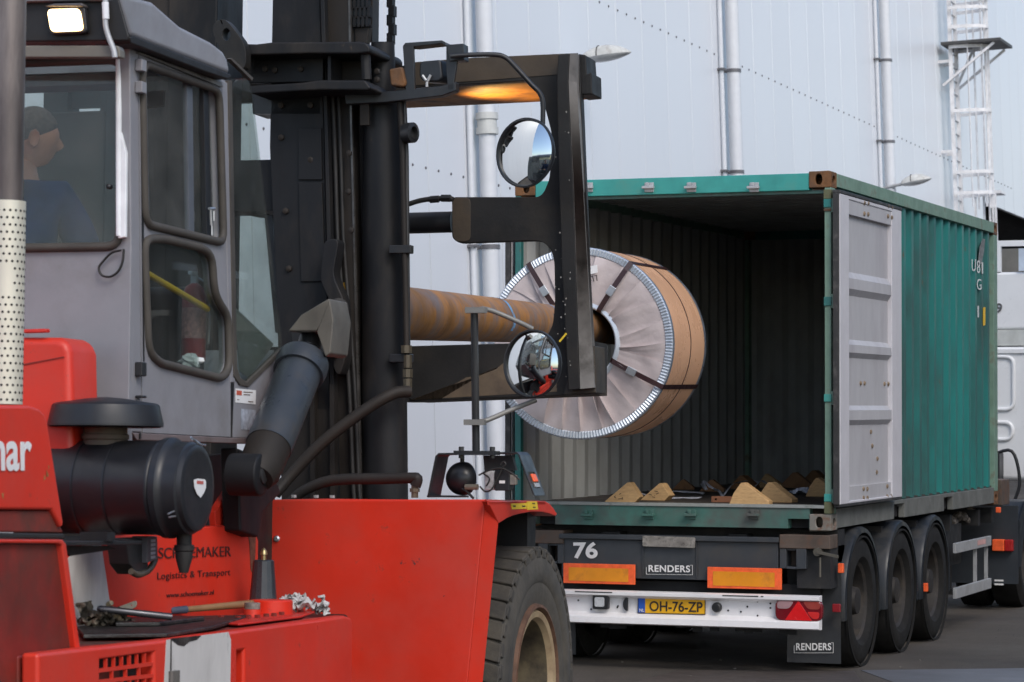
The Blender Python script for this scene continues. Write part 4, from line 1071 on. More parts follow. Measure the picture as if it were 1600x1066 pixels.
MB().tube(smoothpath([K.p(722, 764, b=FB + .02), K.p(730, 769, b=FB + .02), K.p(740, 779, b=FB + .02)], 5), .006, 6).build('lamp_cable', m_rubber, lb)
# rear lamp cluster on the bracket, seen from its wired side
g = MB(); g.prism(Pb([(755, 712), (800, 712), (806, 735), (757, 736)], FB + .05), (0, .03, 0)); g.build('back_plate', m_black, lb)
g = MB(); g.prism(Pb([(757, 736), (772, 736), (772, 766), (757, 766)], FB + .02), (0, .06, 0)); g.build('clear_lamp_box', mk('clear plastic lamp', (.45, .46, .47), .3, var=.3, vscale=40), lb, bevel=.004)
g = MB(); g.prism(Pb([(773, 735), (796, 735), (796, 767), (773, 767)], FB + .01), (0, .07, 0)); g.build('relay_box', m_plastic, lb, bevel=.004)
X('relay_label', m_text, lb, Pb([(780, 751), (789, 751), (789, 755.5), (780, 755.5)], FB + .008), (0, .001, 0))
g = MB(); g.prism(Pb([(796, 742), (806, 742), (806, 758), (796, 758)], FB + .015), (0, .03, 0)); g.build('beige_plug', mk('beige plug', (.25, .23, .2), .6), lb, bevel=.004)
g = MB()
for pts in ([(748, 743), (762, 736), (783, 732), (800, 740), (812, 750)], [(750, 760), (758, 768), (768, 765), (776, 750), (784, 734)], [(755, 740), (765, 748), (760, 760)], [(785, 731), (790, 725), (786, 722), (782, 727)]):
    g.tube(smoothpath([K.p(x, y, b=FB - .005) for (x, y) in pts], 4), .004, 5)
g.build('loose_wires', m_rubber, lb)

# ---- mirrors
def mirror(px, py, dep, rpx, yaw, parent):
    c = Ld(px, py, dep); r = rpx / FPX * dep
    n = (FM.inverted().to_3x3() @ (-_f * math.cos(yaw) - _r * math.sin(yaw) + _u * .05)).normalized()
    sag = r * .16
    g = MB(); g.lathe([(-.05, .0001), (-.05, r * .45), (-.02, r * .93), (.0, r), (.014, r * 1.0), (.016, r * .955), (.004, r * .95)], c, n, 44, caps=False)
    o = g.build('mirror', m_plastic, parent, smooth=40)
    rad = (r * r * .9 + sag * sag) / (2 * sag); prf = []
    for k in range(13):
        rr_ = r * .95 * (1 - k / 12); prf.append((math.sqrt(rad * rad - rr_ * rr_) - (rad - sag) + .004, max(rr_, .0002)))
    MB().lathe(prf, c, n, 44, caps=False).build('mirror_glass', m_mirror, o, smooth=80)
    return c, n, o
mc, mn, mo = mirror(833, 569, 12.0, 54, R(36), fk)
p0, p1 = Ld(744, 708, 12.0), Ld(741, 488, 12.0)
MB().tube([p0, p1], .017, 12).build('mirror_pole', m_black, fk)
ms = mk('grey mirror stay', (.22, .215, .2), .5, metal=.3)
for pts in ([(727, 484), (747, 484), (757, 483), (775, 488), (810, 503), (832, 514)], [(728, 660), (745, 659), (757, 658), (775, 651), (800, 640), (838, 625)]):
    g = MB(); g.tube(smoothpath([Ld(x, y, 11.99 + .02 * i) for i, (x, y) in enumerate(pts)], 4), .011, 8)
    q = Ld(pts[1][0] - 3, pts[1][1] + 1, 11.98); g.box(q - Vec((.045, .02, .012)), q + Vec((.045, .02, .012))); g.build('mirror_stay', ms, fk, smooth=50)
g = MB(); q = Ld(745, 709, 12.0); g.box(q - Vec((.09, .05, .006)), q + Vec((.09, .05, .012)))
for dx in (-.07, .07): g.tube([q + Vec((dx, 0, -.02)), q + Vec((dx, 0, .03))], .012, 6)
g.build('pole_foot', m_black, fk)
mirror(822, 239, 13.2, 55, R(36), fk)
MB().tube(smoothpath([Ld(x, y, 13.25) for (x, y) in ((704, 88), (730, 86), (772, 85.5), (788, 89), (800, 99), (830, 132), (842, 144), (848, 160), (848, 195))], 4), .012, 8).build('mirror_arm', m_black, fk, smooth=50)

# ---- mast
FMA = .25
mast = X('mast', m_mast, fk, Pb([(427, -70), (498, -70), (506, 200), (512, 470), (520, 800), (440, 800), (432, 460), (421, 230)], FMA), (0, .06, 0), bevel=.006)
X('mast_web', m_mastbrown, mast, Pb([(498, -70), (545, -70), (549, 200), (556, 470), (565, 800), (521, 800), (513, 470), (507, 200)], FMA + .05), (0, .30, 0), bevel=.004)
X('inner_rail', m_mast, mast, Pb([(546, 150), (577, 150), (578, 470), (566, 800), (566, 800), (557, 470), (550, 200)], FMA + .16), (0, .2, 0), bevel=.004)
X('mast_rib', m_mast, mast, Pb([(498, -70), (505, -70), (512, 200), (519, 470), (527, 800), (520.5, 800), (512.5, 470), (506.5, 200)], FMA - .03), (0, .05, 0), bevel=.003)
X('rail_strip', m_mast, mast, Pb([(466, 285), (503, 285), (508, 440), (470, 440)], FMA - .012), (0, .011, 0), bevel=.003)
X('rail_strip', m_mast, mast, Pb([(466, 200), (502, 200), (503, 281), (466, 281)], FMA - .012), (0, .011, 0), bevel=.003)
# the left upright beyond the cab, mirrored about the centre line
MB().tube([(2 * AXR + .93, FMA + .12, .6), (2 * AXR + .93, FMA + .12, 3.7)], .11, 24).build('lift_cylinder', m_mast, mast, smooth=50)
MB().box((2 * AXR + .55, FMA + .1, 1.0), (2 * AXR + .8, FMA + .3, 3.9)).build('view_block', m_mast, mast, bevel=.01)  # box added to block the bright view through the windscreen
g = MB(); ctr = AXR
g.box((AXR - .52, FMA, .4), (AXR - .26, FMA + .35, 4.3)); g.build('left_upright', m_mast, mast, bevel=.01)
# hanging items in the gap beyond the cab
X('mast_hook', m_black, mast, Pb([(405, 253), (418, 253), (421, 280), (424, 312), (411, 312), (409, 262), (405, 260)], FMA + .1), (0, .05, 0), bevel=.004)
X('mast_stay', m_black, mast, Pb([(413, 336), (425, 336), (440, 520), (430, 520)], FMA + .1), (0, .05, 0))
MB().tube(smoothpath([Pb([q], FMA + .12)[0] for q in ((360, 322), (378, 330), (400, 336), (420, 338))], 4), .012, 6).build('gap_hose', m_rubber, mast)
# chains and the chain anchors
def chain(x0, x1, y0, y1, b, nm='lift_chain'):
    g = MB(); a = K.p((x0 + x1) / 2, y0, b=b); z = K.p((x0 + x1) / 2, y1, b=b); wd = (K.p(x1, y0, b=b) - K.p(x0, y0, b=b)).length
    n = int((a - z).length / .045)
    for k in range(n):
        c = a + (z - a) * (k + .5) / n; m_ = 5
        for j in range(m_):
            x = (j - (m_ - 1) / 2) * wd / m_ + (.004 if k % 2 else -.004); g.box(c + Vec((x - wd / m_ * .28, -.022, -.026)), c + Vec((x + wd / m_ * .28, .022, .026)))
        g.tube([c + Vec((-wd / 2, 0, -.02)), c + Vec((wd / 2, 0, -.02))], .009, 6)
    o = g.build(nm, m_mast, mast); o['kind'] = 'stuff'
chain(547, 580, -60, 42, FMA + .1)
chain(607, 617, -60, 68, FMA + .25)
X('chain_anchor', m_mastbrown, mast, Pb([(553, 42), (577, 42), (573, 68), (555, 68)], FMA + .1), (0, .05, 0), bevel=.004)
MB().box(K.p(583, -70, b=FMA + .5), K.p(586, 70, b=FMA + .6)).build('thin_rod', m_mast, mast)
# cross bracket with its two flanges
cb = X('cross_bracket', m_mast, mast, Pb([(378, 84), (505, 82), (505, 128), (388, 130)], FMA - .06), (0, .05, 0), bevel=.005)
tp = Pb([(366, 68), (400, 69), (425, 66), (560, 65), (572, 67), (578, 74), (577, 82), (560, 84), (480, 84), (368, 87)], FMA - .22)
X('bracket_flange', m_mast, cb, tp, (0, .5, 0), bevel=.01)
tp = Pb([(390, 134), (470, 129), (500, 125), (570, 125), (580, 138), (575, 141), (500, 141), (392, 147)], FMA - .22)
X('bracket_flange', m_mast, cb, tp, (0, .5, 0), bevel=.01)
MB().tube([K.p(571, 84, b=FMA - .16), K.p(573, 125, b=FMA - .16)], .024, 12).build('bracket_nose', m_mast, cb)
X('bracket_web', m_mastbrown, cb, Pb([(505, 84), (566, 84), (566, 126), (505, 126)], FMA + .02), (0, .05, 0))
X('bracket_stiffener', m_mast, cb, Pb([(512, 84), (517, 84), (517, 126), (512, 126)], FMA - .15), (0, .16, 0))
X('bracket_soffit', m_black, cb, Pb([(393, 147), (500, 142), (500, 178), (395, 178)], FMA + .0), (0, .2, 0))
lp = rounded(Pb([(333, 55), (332, 40), (341, 30), (353, 30), (384, 70), (384, 112), (352, 96)], FMA - .3), .05, 5)
hc = K.p(353.5, 54, b=FMA - .3)
MB().plate(lp, [circ(hc, (.021, 0, 0), (0, 0, .03), 14)], (0, .07, 0)).build('lifting_lug', m_carr, cb, bevel=.004)
X('lug_web', m_black, cb, Pb([(338, 70), (385, 72), (385, 112), (352, 98)], FMA - .22), (0, .1, 0))
# lift cylinder and its pipes
g = MB(); cyl = lambda y: K.p({70: 597, 160: 598, 470: 600, 800: 602}[y], y, b=FMA + .12)
g.tube([cyl(160), cyl(470), cyl(800)], [.094, .108, .112], 32); lc = g.build('lift_cylinder', m_mast, mast, smooth=50)
MB().tube([K.p(598, 68, b=FMA + .12), cyl(160)], [.058, .066], 24).build('cylinder_head', m_mast, lc, smooth=50)
for y in (390, 560):
    p = K.p(622, y, b=FMA + .0); g = MB(); g.box(p + Vec((-.04, -.02, -.02)), p + Vec((.07, .03, .02))); g.build('pipe_clip', m_black, lc, bevel=.004)
MB().tube([K.p(624, 150, b=FMA), K.p(629, 240, b=FMA), K.p(634, 470, b=FMA), K.p(636, 585, b=FMA)], .014, 10).build('hydraulic_pipe', m_mastbrown, lc, smooth=60)
MB().tube([K.p(631, 150, b=FMA + .03), K.p(635, 240, b=FMA + .03), K.p(638, 600, b=FMA + .03)], .012, 10).build('hydraulic_pipe', m_black, lc, smooth=60)
g = MB()
for (x, y0, y1, r) in ((635, 540, 552, .035), (637, 555, 575, .026), (637, 577, 590, .032), (637, 592, 618, .028)): g.tube([K.p(x, y0, b=FMA - .01), K.p(x, y1, b=FMA - .01)], r * .8, 8)
g.build('pipe_fitting', mk('grimy brass fitting', (.09, .075, .05), .5, metal=.4), lc)
MB().tube(smoothpath([K.p(x, y, b=FMA - .02 - .05 * i) for i, (x, y) in enumerate(((640, 612), (618, 614), (590, 628), (550, 655), (500, 695), (455, 742), (430, 772)))], 6), .029, 12).build('hydraulic_hose', m_mastbrown, fk, smooth=60)
MB().tube(smoothpath([K.p(x, y, b=-.12) for (x, y) in ((649, 760), (652, 749), (645, 747), (600, 748), (540, 749), (505, 754), (470, 770), (450, 790))], 6), .026, 12).build('hydraulic_hose', m_mastbrown, fk, smooth=60)
g = MB(); g.tube([K.p(648, 757, b=-.12), K.p(648, 778, b=-.12)], .017, 8); g.tube([K.p(648, 763, b=-.12), K.p(648, 769, b=-.12)], .024, 6); g.build('hose_fitting', mk('grimy olive fitting', (.13, .115, .08), .45, metal=.4), fk)
p = K.p(642, 208, b=FMA); MB().lathe([(0, .045), (.02, .05), (.05, .05), (.055, .03), (.03, .028)], p - Vec((.03, 0, 0)), (1, -.3, 0), 18).build('pivot_boss', m_black, lc)
# top bracket of the tilt cylinder
X('stop_arm', m_mast, mast, rounded(Pb([(505, 375), (530, 372), (520, 430), (538, 470), (540, 560), (530, 590), (520, 575), (515, 470), (500, 440)], FMA - .12), .04), (0, .1, 0), bevel=.01)
X('yellow_label', mk('grimy yellow label', (.45, .24, .02), .6, var=.3, vscale=20, dirt=(.12, .07, .03), dscale=10), mast, Pb([(528, 443), (541, 441), (543, 528), (533, 532)], FMA + .035), (0, .004, 0))
p = K.p(529, 482, b=FMA - .14); MB().lathe([(-.02, .05), (0, .05), (.008, .035), (.012, .0001)], p, (.5, -1, 0), 20, caps=False).build('pivot_pin', m_carr, mast)
# tilt cylinder
RT = -.60
b0, b1 = K.p(402, 742, a=RT), K.p(473, 567, a=RT)
d = (b1 - b0).normalized()
MB().lathe([(-.02, .07), (.02, .088), (.17, .092), (.18, .07)], b0, d, 32).build('cylinder_foot', m_mastbrown, fk, smooth=40)
g = MB(); g.tube([b0 + d * .165, b1 - d * .03], .095, 36); tc_ = g.build('tilt_cylinder', m_tilt, fk, smooth=50)
MB().lathe([(-.07, .099), (-.07, .108), (-.02, .113), (.01, .110), (.015, .05)], b1, d, 36).build('cylinder_collar', m_tilt, tc_, smooth=35)
rt = K.p(484, 534, a=RT)
MB().tube([b1, b1 + d * .10], .046, 24).build('cylinder_rod', m_chrome, tc_, smooth=50)
MB().tube([b1 + d * .09, rt + d * .02], .05, 20).build('rod_end', m_tilt, tc_, smooth=50)
mh = mk('dusty grey bracket steel', (.10, .092, .078), .6, var=.2)
X('rod_bracket', mh, mast, Pb([(449, 518), (470, 492), (514, 466), (514, 492), (494, 518)], rt.y - .12), (0, .22, 0), bevel=.008)
X('rod_bracket_cheek', mh, mast, Pb([(494.5, 518), (514.5, 467), (521, 500), (516, 552), (508, 558)], rt.y - .123), (0, .22, 0), bevel=.006)
X('rod_bracket_inner', m_black, mast, [K.p(*q, b=FMA - .3) for q in ((455, 518), (496, 518), (508, 556), (480, 560), (458, 540))], (0, .2, 0))
p = K.p(398, 742, a=RT)
g = MB(); g.lathe([(-.10, .085), (.03, .085), (.035, .075)], p, (1, 0, 0), 28); g.build('cylinder_eye', m_mast, tc_, bevel=.006)
MB().lathe([(.03, .035), (.042, .035), (.046, .025)], p + Vec((.0, 0, .0)), (1, 0, 0), 18).build('cylinder_pin', m_black, tc_)
X('pivot_tower', m_mast, fk, [K.p(*q, a=RT - .13) for q in ((372, 700), (420, 720), (440, 770), (412, 800), (404, 840), (376, 830))], (-.08, 0, 0), bevel=.01)
X('pivot_back', m_mast, fk, Pa([(300, 715), (430, 700), (428, 960), (386, 960), (386, 815), (300, 800)], -.96), (-.03, 0, 0))
# dark cross work low between mast and chassis
MB().box((BL_.x + .002, FP + .04, .45), (BL_.x + .03, .1, ztop - .03)).build('mudguard_inner', m_black, mud)
g = MB(); g.box((AXR - .9, -.75, .35), (-1.06, .2, 1.3)); g.build('front_chassis', m_mast, fk, bevel=.02)
X('low_mast_plate', m_mastbrown, mast, Pb([(440, 640), (515, 640), (520, 800), (440, 800)], FMA - .02), (0, .02, 0))
for x in (484, 515): X('low_mast_rib', m_mastbrown, mast, Pb([(x, 600), (x + 7, 600), (x + 8, 800), (x + 1, 800)], FMA - .06), (0, .05, 0))
MB().box((AXR - .7, FMA + .05, 2.9), (AXR + .4, FMA + .3, 3.15)).build('mast_crossbar', m_mast, mast)

# hoses and worn rail edges on the mast
m_worn = mk('rubbed rail edge', (.10, .095, .09), .35, metal=.5, var=.3, vscale=12, dirt=(.04, .035, .03), dscale=8)
X('worn_rail', m_worn, mast, Pb([(543, -70), (546, -70), (550, 200), (557, 470), (566, 800), (563, 800), (554, 470), (547, 200)], FMA + .045), (0, .02, 0))
for (dx, r_h) in ((0, .011), (9, .009)):
    MB().tube(smoothpath([K.p(x + dx, y, b=FMA + .02) for (x, y) in ((520, 150), (524, 260), (527, 360), (531, 420), (545, 600), (552, 760), (556, 800))], 5), r_h, 8).build('mast_hose', m_rubber, mast, smooth=60)
for (x, y) in ((440, 165), (440, 215), (486, 165), (486, 250), (447, 330), (452, 420), (590, 112), (590, 125), (430, 110), (470, 108), (415, 108), (545, 300), (549, 360), (546, 240)):
    MB().lathe([(0, .016), (.012, .016), (.016, .008)], K.p(x, y, b=FMA - (.062 if 84 < y < 128 else 0.0)), (0, -1, 0), 6).build('mast_bolt', m_mastbrown, mast)

# ---- carriage of the boom
FC = .85
def c_(pts, b=FC): return Pb(pts, b)
webo = [(640, 640)]
car = X('carriage', m_carr, fk, rounded(c_([(706, 308), (842, 308), (850, 300), (858, 280), (862, 240), (861, 205), (852, 170), (838, 140), (826, 126), (634, 138), (634, 100), (728, 92), (905, 84), (916, 350), (925, 616), (640, 627), (640, 541), (835, 536), (856, 524), (864, 505), (867, 470), (866, 410), (861, 390), (850, 379), (836, 376), (716, 380), (706, 372)]), .02, 3), (0, .06, 0), bevel=.004)
# long beams behind, to the left side of the truck
ya, yb = K.p(700, 100, b=FC).z, K.p(700, 150, b=FC).z
MB().box((2 * AXR + .1, FC + .002, yb), (K.p(640, 100, b=FC).x, FC + .05, ya)).build('top_beam', m_carr, car)
za, zb_ = K.p(640, 541, b=FC).z, K.p(640, 627, b=FC).z
MB().box((2 * AXR + .1, FC + .002, zb_), (K.p(640, 600, b=FC).x - .001, FC + .25, za)).build('lower_beam', m_carr, car)
# lower beam face, with a lighter brown patch towards the right
X('beam_face', mk('light brown beam patch', (.115, .083, .052), .7, var=.2, vscale=5, dirt=(.07, .05, .035), dscale=4), car, c_([(642, 625), (690, 623), (704, 604), (728, 590), (752, 586), (775, 577), (800, 556), (840, 541), (862, 530), (868, 540), (870, 612)], FC - .002), (0, .0015, 0))
X('beam_soffit', m_carrbrown, car, [K.p(640, 627, b=FC + .06), K.p(925, 616, b=FC + .06), K.p(925, 616, b=FC + .06) + Vec((0, .3, 0)), K.p(640, 627, b=FC + .06) + Vec((0, .3, 0))], (0, 0, .03))
X('boom_cradle', m_mastbrown, car, c_([(640, 541), (925, 533), (925, 616), (640, 627)], FC + .061), (0, .3, 0))
# upper beam: deep box with the lamp's orange glow put into its underside colour
ob = X('upper_beam', m_carrbrown, car, c_([(640, 98), (728, 91), (903, 83), (903, 114), (800, 122), (640, 134)], FC - .004), (0, .003, 0))
m_underglow = mk('worn beam web with painted orange glow', (.36, .17, .04), .6, var=.4, vscale=10, dirt=(.09, .045, .025), dscale=5, dlo=.42, dhi=.6)
bs_ = [K.p(640, 134, b=FC), K.p(836, 122, b=FC)]
X('beam_underside', m_underglow, car, [bs_[0] + Vec((0, .062, -.002)), bs_[1] + Vec((.12, .062, -.002)), bs_[1] + Vec((.12, .80, -.002)), bs_[0] + Vec((-.3, .80, -.002))], (0, 0, .02))
X('beam_end', m_carr, car, c_([(903, 84), (915, 86), (917, 116), (924, 113), (925, 147), (903, 149)], FC + .03), (0, .2, 0), bevel=.006)
X('beam_end_recess', m_dark, car, c_([(904, 117), (916, 119), (916, 146), (904, 147)], FC + .028), (0, .001, 0))
# stout flange post
A1 = c_([(872, 86), (890, 84), (888, 128), (896, 300), (906, 608), (888, 610), (878, 420), (874, 300), (870, 128)], FC - .10)
post = X('flange_post', m_carr, car, A1, (0, .098, 0), bevel=.005)
B1 = [K.p(890, 84, b=FC - .10), K.p(888, 128, b=FC - .10), K.p(896, 300, b=FC - .10), K.p(906, 608, b=FC - .10)]
B2 = [K.p(901, 83, b=FC - .05), K.p(901, 128, b=FC - .05), K.p(912, 300, b=FC - .05), K.p(929, 606, b=FC - .05)]
g = MB()
for i in range(3): g.prism([B1[i] + Vec((.0015, -.001, 0)), B2[i], B2[i + 1], B1[i + 1] + Vec((.0015, -.001, 0))], (-.002, .06, 0))
g.build('post_side', m_post, post, bevel=.002)
X('post_foot', m_carrbrown, car, c_([(896, 560), (929, 540), (931, 614), (880, 617)], FC - .03), (0, .2, 0), bevel=.004)
X('yellow_tick', m_yellowlab, car, c_([(873, 533), (884, 520), (886, 522), (875, 535)], FC - .102), (0, .001, 0))
# side shift cylinder in the middle arm
MB().tube([K.p(560, 351, b=FC + .1), K.p(708, 347, b=FC + .1)], .054, 24).build('shift_cylinder', m_plastic, car, smooth=50)
X('arm_cap', m_carrbrown, car, rounded(c_([(706, 310), (735, 309), (735, 377), (714, 378), (707, 370)], FC - .006), .03), (0, .005, 0), bevel=.003)
MB().tube(smoothpath([K.p(x, y, b=FC - .02) for (x, y) in ((636, 320), (655, 314), (675, 311), (700, 310), (708, 312))], 5), .013, 8).build('shift_hose', m_rubber, car, smooth=60)
g = MB(); g.tube([K.p(672, 312, b=FC - .02), K.p(686, 311, b=FC - .02)], .018, 8); g.tube([K.p(690, 310, b=FC - .02), K.p(704, 310, b=FC - .02)], .02, 6); g.build('hose_coupling', m_black, car)
g = MB(); random.seed(5)
for k in range(26):
    x, y = random.uniform(868, 892), random.uniform(150, 590); p = K.p(x, y, b=FC - .1015); r_ = random.uniform(.002, .006); g.prism([p + Vec((r_ * math.cos(a) * random.uniform(.5, 1), 0, r_ * math.sin(a))) for a in (0, 1.2, 2.5, 3.9, 5.1)], (0, .001, 0))
g.build('paint_chips', mk('pale paint chips', (.25, .24, .22), .6), post)

# left half of the carriage, beyond the mast
lx = lambda r: 2 * AXR - r
for (r0, r1, z0_, z1_) in ((-.02, -.16, K.p(900, 612, b=FC).z, K.p(900, 86, b=FC).z), ):
    MB().box((lx(r0), FC - .05, z0_), (lx(r1), FC + .1, z1_)).build('left_flange_post', m_carr, car, bevel=.006)
MB().box((lx(-.16), FC, K.p(700, 378, b=FC).z), (lx(-.75), FC + .06, K.p(700, 308, b=FC).z)).build('left_arm', m_carr, car, bevel=.006)
MB().box((2 * AXR + .62, FMA + .02, .8), (2 * AXR + 1.2, FMA + .28, 4.2)).build('left_mast_channel', m_mast, mast, bevel=.01)

MB().box((2 * AXR + .13, FMA + .06, .8), (2 * AXR + .60, FMA + .24, 3.42)).build('left_view_block', m_mastbrown, mast, bevel=.01)  # box added to cover the bright strip seen through the cab

# ---- lamp bracket on the mast
FL = FMA - .05
lbk = X('upper_lamp_bracket', m_black, fk, Pb([(538, 146), (600, 143), (690, 134), (712, 128), (712, 142), (690, 150), (602, 160), (540, 163)], FL), (0, .06, 0), bevel=.005)
for pts in ([(629, 72), (646, 72), (648, 140), (634, 142)], [(697, 70), (712, 72), (714, 95), (708, 140), (700, 142), (697, 110)]):
    X('bracket_leg', m_black, lbk, Pb(pts, FL + .0), (0, .02, 0), bevel=.003)
X('bracket_top', m_black, lbk, Pb([(629, 72), (633, 67), (690, 63), (696, 66), (697, 73), (690, 68), (646, 73)], FL + .0), (0, .1, 0), bevel=.003)
X('arm_socket', m_black, lbk, Pb([(697, 70), (724, 68), (725, 94), (702, 96)], FL - .01), (0, .08, 0), bevel=.004)
g = MB(); cL = K.p(674, 112, b=FL + .02)
g.prism(rounded(Pb([(655, 96), (688, 93), (691, 122), (684, 128), (660, 128), (654, 120)], FL + .02), .02), (.03, .09, 0)); wlamp = g.build('work_lamp', m_plastic, lbk, bevel=.012)
MB().prism(rounded([p + Vec((.031, .091, 0)) for p in Pb([(658, 98), (686, 96), (688, 121), (660, 125)], FL + .02)], .02), (.001, .003, 0)).build('lamp_lens', m_lamp, wlamp)
g = MB()
for (a, b) in (((660, 118), (666, 126)), ((673, 117), (668, 127)), ((667, 128), (667, 136))): g.tube([K.p(*a, b=FL), K.p(*b, b=FL)], .007, 6)
g.build('lamp_screw', m_galv, wlamp)
X('rusty_clamp', m_rust, lbk, Pb([(607, 108), (628, 104), (634, 130), (630, 136), (610, 134)], FL - .02), (0, .08, 0), bevel=.012)
X('hanging_tab', m_mastbrown, mast, Pb([(562, 162), (576, 162), (576, 196), (562, 196)], FL + .03), (0, .02, 0), bevel=.003)
sp = bpy.data.lights.new('work_light', 'SPOT'); sp.energy = 16; sp.color = (1, .58, .18); sp.spot_size = R(110); sp.spot_blend = .6; sp.shadow_soft_size = .05
so = bpy.data.objects.new('work_light', sp); C.objects.link(so); so.parent = wlamp
src = K.p(750, 215, b=FC + .45); tgt = K.p(800, 128, b=FC + .45)
so.matrix_local = Mat.Translation(src) @ (tgt - src).to_track_quat('-Z', 'Y').to_matrix().to_4x4()

# ---- boom
ZC = 19.3
CC = atdepth(905, 536.5, ZC)                      # centre of the coil's near face
BP_ = R(.55)
bd = (Vec((-math.sin(HD) * math.cos(BP_), math.cos(HD) * math.cos(BP_), math.sin(BP_)))).normalized()   # boom direction in the world
bu = vR.cross(bd).normalized()
RB0, RB1 = .158, .118
bc = CC + bu * (.25 - RB1 - .012)
Lb = 4.95
path = [bc - bd * Lb, bc + bd * .95]
g = MB(); pp = [path[0] + (path[1] - path[0]) * k / 24 for k in range(25)]
g.tube([L(p) for p in pp], [RB0 + (RB1 - RB0) * k / 24 * 1.0 for k in range(25)], 40); boom = g.build('boom', m_rustpipe, fk, smooth=60)
def boomband(px, w_):
    # distance along the boom where its top passes this sight column
    best = min(range(600), key=lambda k: abs(col_of(path[0] + (path[1] - path[0]) * k / 600) - px))
    c = path[0] + (path[1] - path[0]) * best / 600; r = RB0 + (RB1 - RB0) * best / 600 + .002
    a = [Vec(), Vec()]
    g = MB(); n = 22; rows = []
    for t in range(n):
        an = R(-30 + 190 * t / (n - 1)); q = vR * math.cos(an) + bu * math.sin(an)
        wob = .015 * math.sin(t * .7)
        rows.append([L(c + bd * (-w_ + wob) + q * r), L(c + bd * (w_ + wob) + q * r)])
    g.sheet(rows); g.build('chalk_band', m_blue, boom, smooth=60)
def col_of(p):
    d = p - CAM; return 800 + FPX * d.dot(_r) / d.dot(_f)
boomband(770, .026); boomband(848, .022)

# ---- cab
RC = -.73
FR = K.p(205, 400, a=RC).y
CWD = 1.46
cab = bpy.data.objects.new('cab', None)
g = MB(); inn_ = Pa([(203, 60), (216, 64), (222, 676), (207, 675)], RC)
cab = g.prism(inn_, (-.06, 0, 0)).build('cab', m_cab, fk, bevel=.006)
wh1 = [(220, 99), (341, 142), (348, 380), (225, 350)]
wl_ = [(224, 384), (229, 374), (253, 373), (316, 388), (330, 402), (333, 453), (341, 474), (355, 494), (357, 575), (345, 592), (247, 567), (230, 549)]
dout = Pa([(217, 76), (352, 126), (361, 598), (361, 683), (223, 676)], RC)
H1 = rounded(Pa(wh1, RC), .06, 4); H2 = rounded(Pa(wl_, RC), .05, 3)
dor = MB().plate(dout, [H1, H2], (-.04, 0, 0)).build('cab_door', m_cab, cab, bevel=.003)
def seal(hole, nm, par, r=.016, off=.004, m=m_seal, axis=(1, 0, 0)): MB().tube([p + Vec(axis) * off for p in hole], r, 8, closed=True).build(nm, m, par, smooth=60)
seal(H1, 'window_seal', dor, .017); seal(H2, 'window_seal', dor, .017)
X('lower_door_glass', m_glassd, dor, [p + Vec((-.02, 0, 0)) for p in H2], (-.004, 0, 0))
X('sliding_pane', m_glass, dor, Pa([(226, 104), (300, 130), (302, 366), (230, 349)], RC - .02), (-.004, 0, 0))
X('sliding_pane', m_glass, dor, Pa([(296, 128), (338, 143), (343, 377), (298, 366)], RC - .035), (-.004, 0, 0))
for pts in ([(224, 103), (229, 105), (234, 349), (229, 348)], [(292, 128), (301, 131), (304, 367), (296, 365)], [(318, 136), (326, 139), (331, 373), (323, 371)]):
    X('pane_frame', mk('blue grey pane frame', (.09, .10, .12), .4) if pts[0][0] != 318 else m_plastic, dor, Pa(pts, RC - .012), (-.02, 0, 0), bevel=.002)
g = MB()
for (a, b, r) in (((327, 326), (335, 326), .006), ((329, 328), (330, 352), .006), ((331, 350), (331, 368), .004), ((334, 330), (334, 345), .004)): g.tube([K.p(*a, a=RC + .005), K.p(*b, a=RC + .005)], r, 6)
g.build('window_latch', m_steel, dor)
for (y0, y1) in ((93, 112), (128, 146), (566, 588), (618, 622)):
    g = MB(); p, q = K.p(213, y0, a=RC), K.p(213, y1, a=RC); g.box((RC + .001, p.y - .015, q.z), (RC + .03, p.y + .03, p.z)); g.build('door_hinge', m_cab if y0 < 500 else m_black, dor, bevel=.004)
for pts in ([(219, 96), (221, 96), (225, 350), (226, 565), (224, 565)], [(360, 130), (362, 130), (366, 600), (363, 683), (361, 683)]): X('door_gap', m_black, cab, Pa(pts, RC + .0015), (-.002, 0, 0))
X('rain_strip', m_post, cab, Pa([(216, 83), (220, 82), (346, 128), (350, 136), (345, 136)], RC + .012), (-.02, 0, 0), bevel=.003)
X('front_post', m_cab, cab, Pa([(347, 126), (357, 130), (368, 598), (361, 598)], RC + .003), (-.05, 0, 0), bevel=.004)
# skirt
X('cab_skirt', m_cabdark, cab, Pa([(207, 676), (361, 684), (400, 684), (396, 694), (214, 688)], RC + .004), (-.05, 0, 0), bevel=.004)
# front quarter: panel and big curved glass
qg = rounded(Pa([(362, 126), (391, 122), (413, 306), (442, 546), (386, 600), (372, 584), (365, 540)], RC), .07, 5)
qp = Pa([(363, 540), (370, 588), (386, 603), (443, 549), (444, 554), (401, 684), (364, 684)], RC)
X('front_panel', m_cab, cab, qp, (-.04, 0, 0), bevel=.003)
X('quarter_glass', m_glassd, cab, [p + Vec((.002, 0, 0)) for p in qg], (-.005, 0, 0))
X('glass_seal', m_seal, cab, Pa([(357, 126), (363, 126), (371, 575), (376, 590), (386, 597), (442, 543), (444, 549), (389, 605), (376, 602), (366, 588)], RC + .008), (-.02, 0, 0), bevel=.003)
X('glass_top_bead', m_seal, cab, Pa([(360, 92), (363, 91), (396, 122), (394, 126)], RC + .01), (-.02, 0, 0))
X('dusty_glass_patch', mk('dust wiped panel', (.16, .165, .155), .6), cab, Pa([(367, 480), (428, 538), (388, 590), (374, 580)], RC - .02), (-.002, 0, 0))
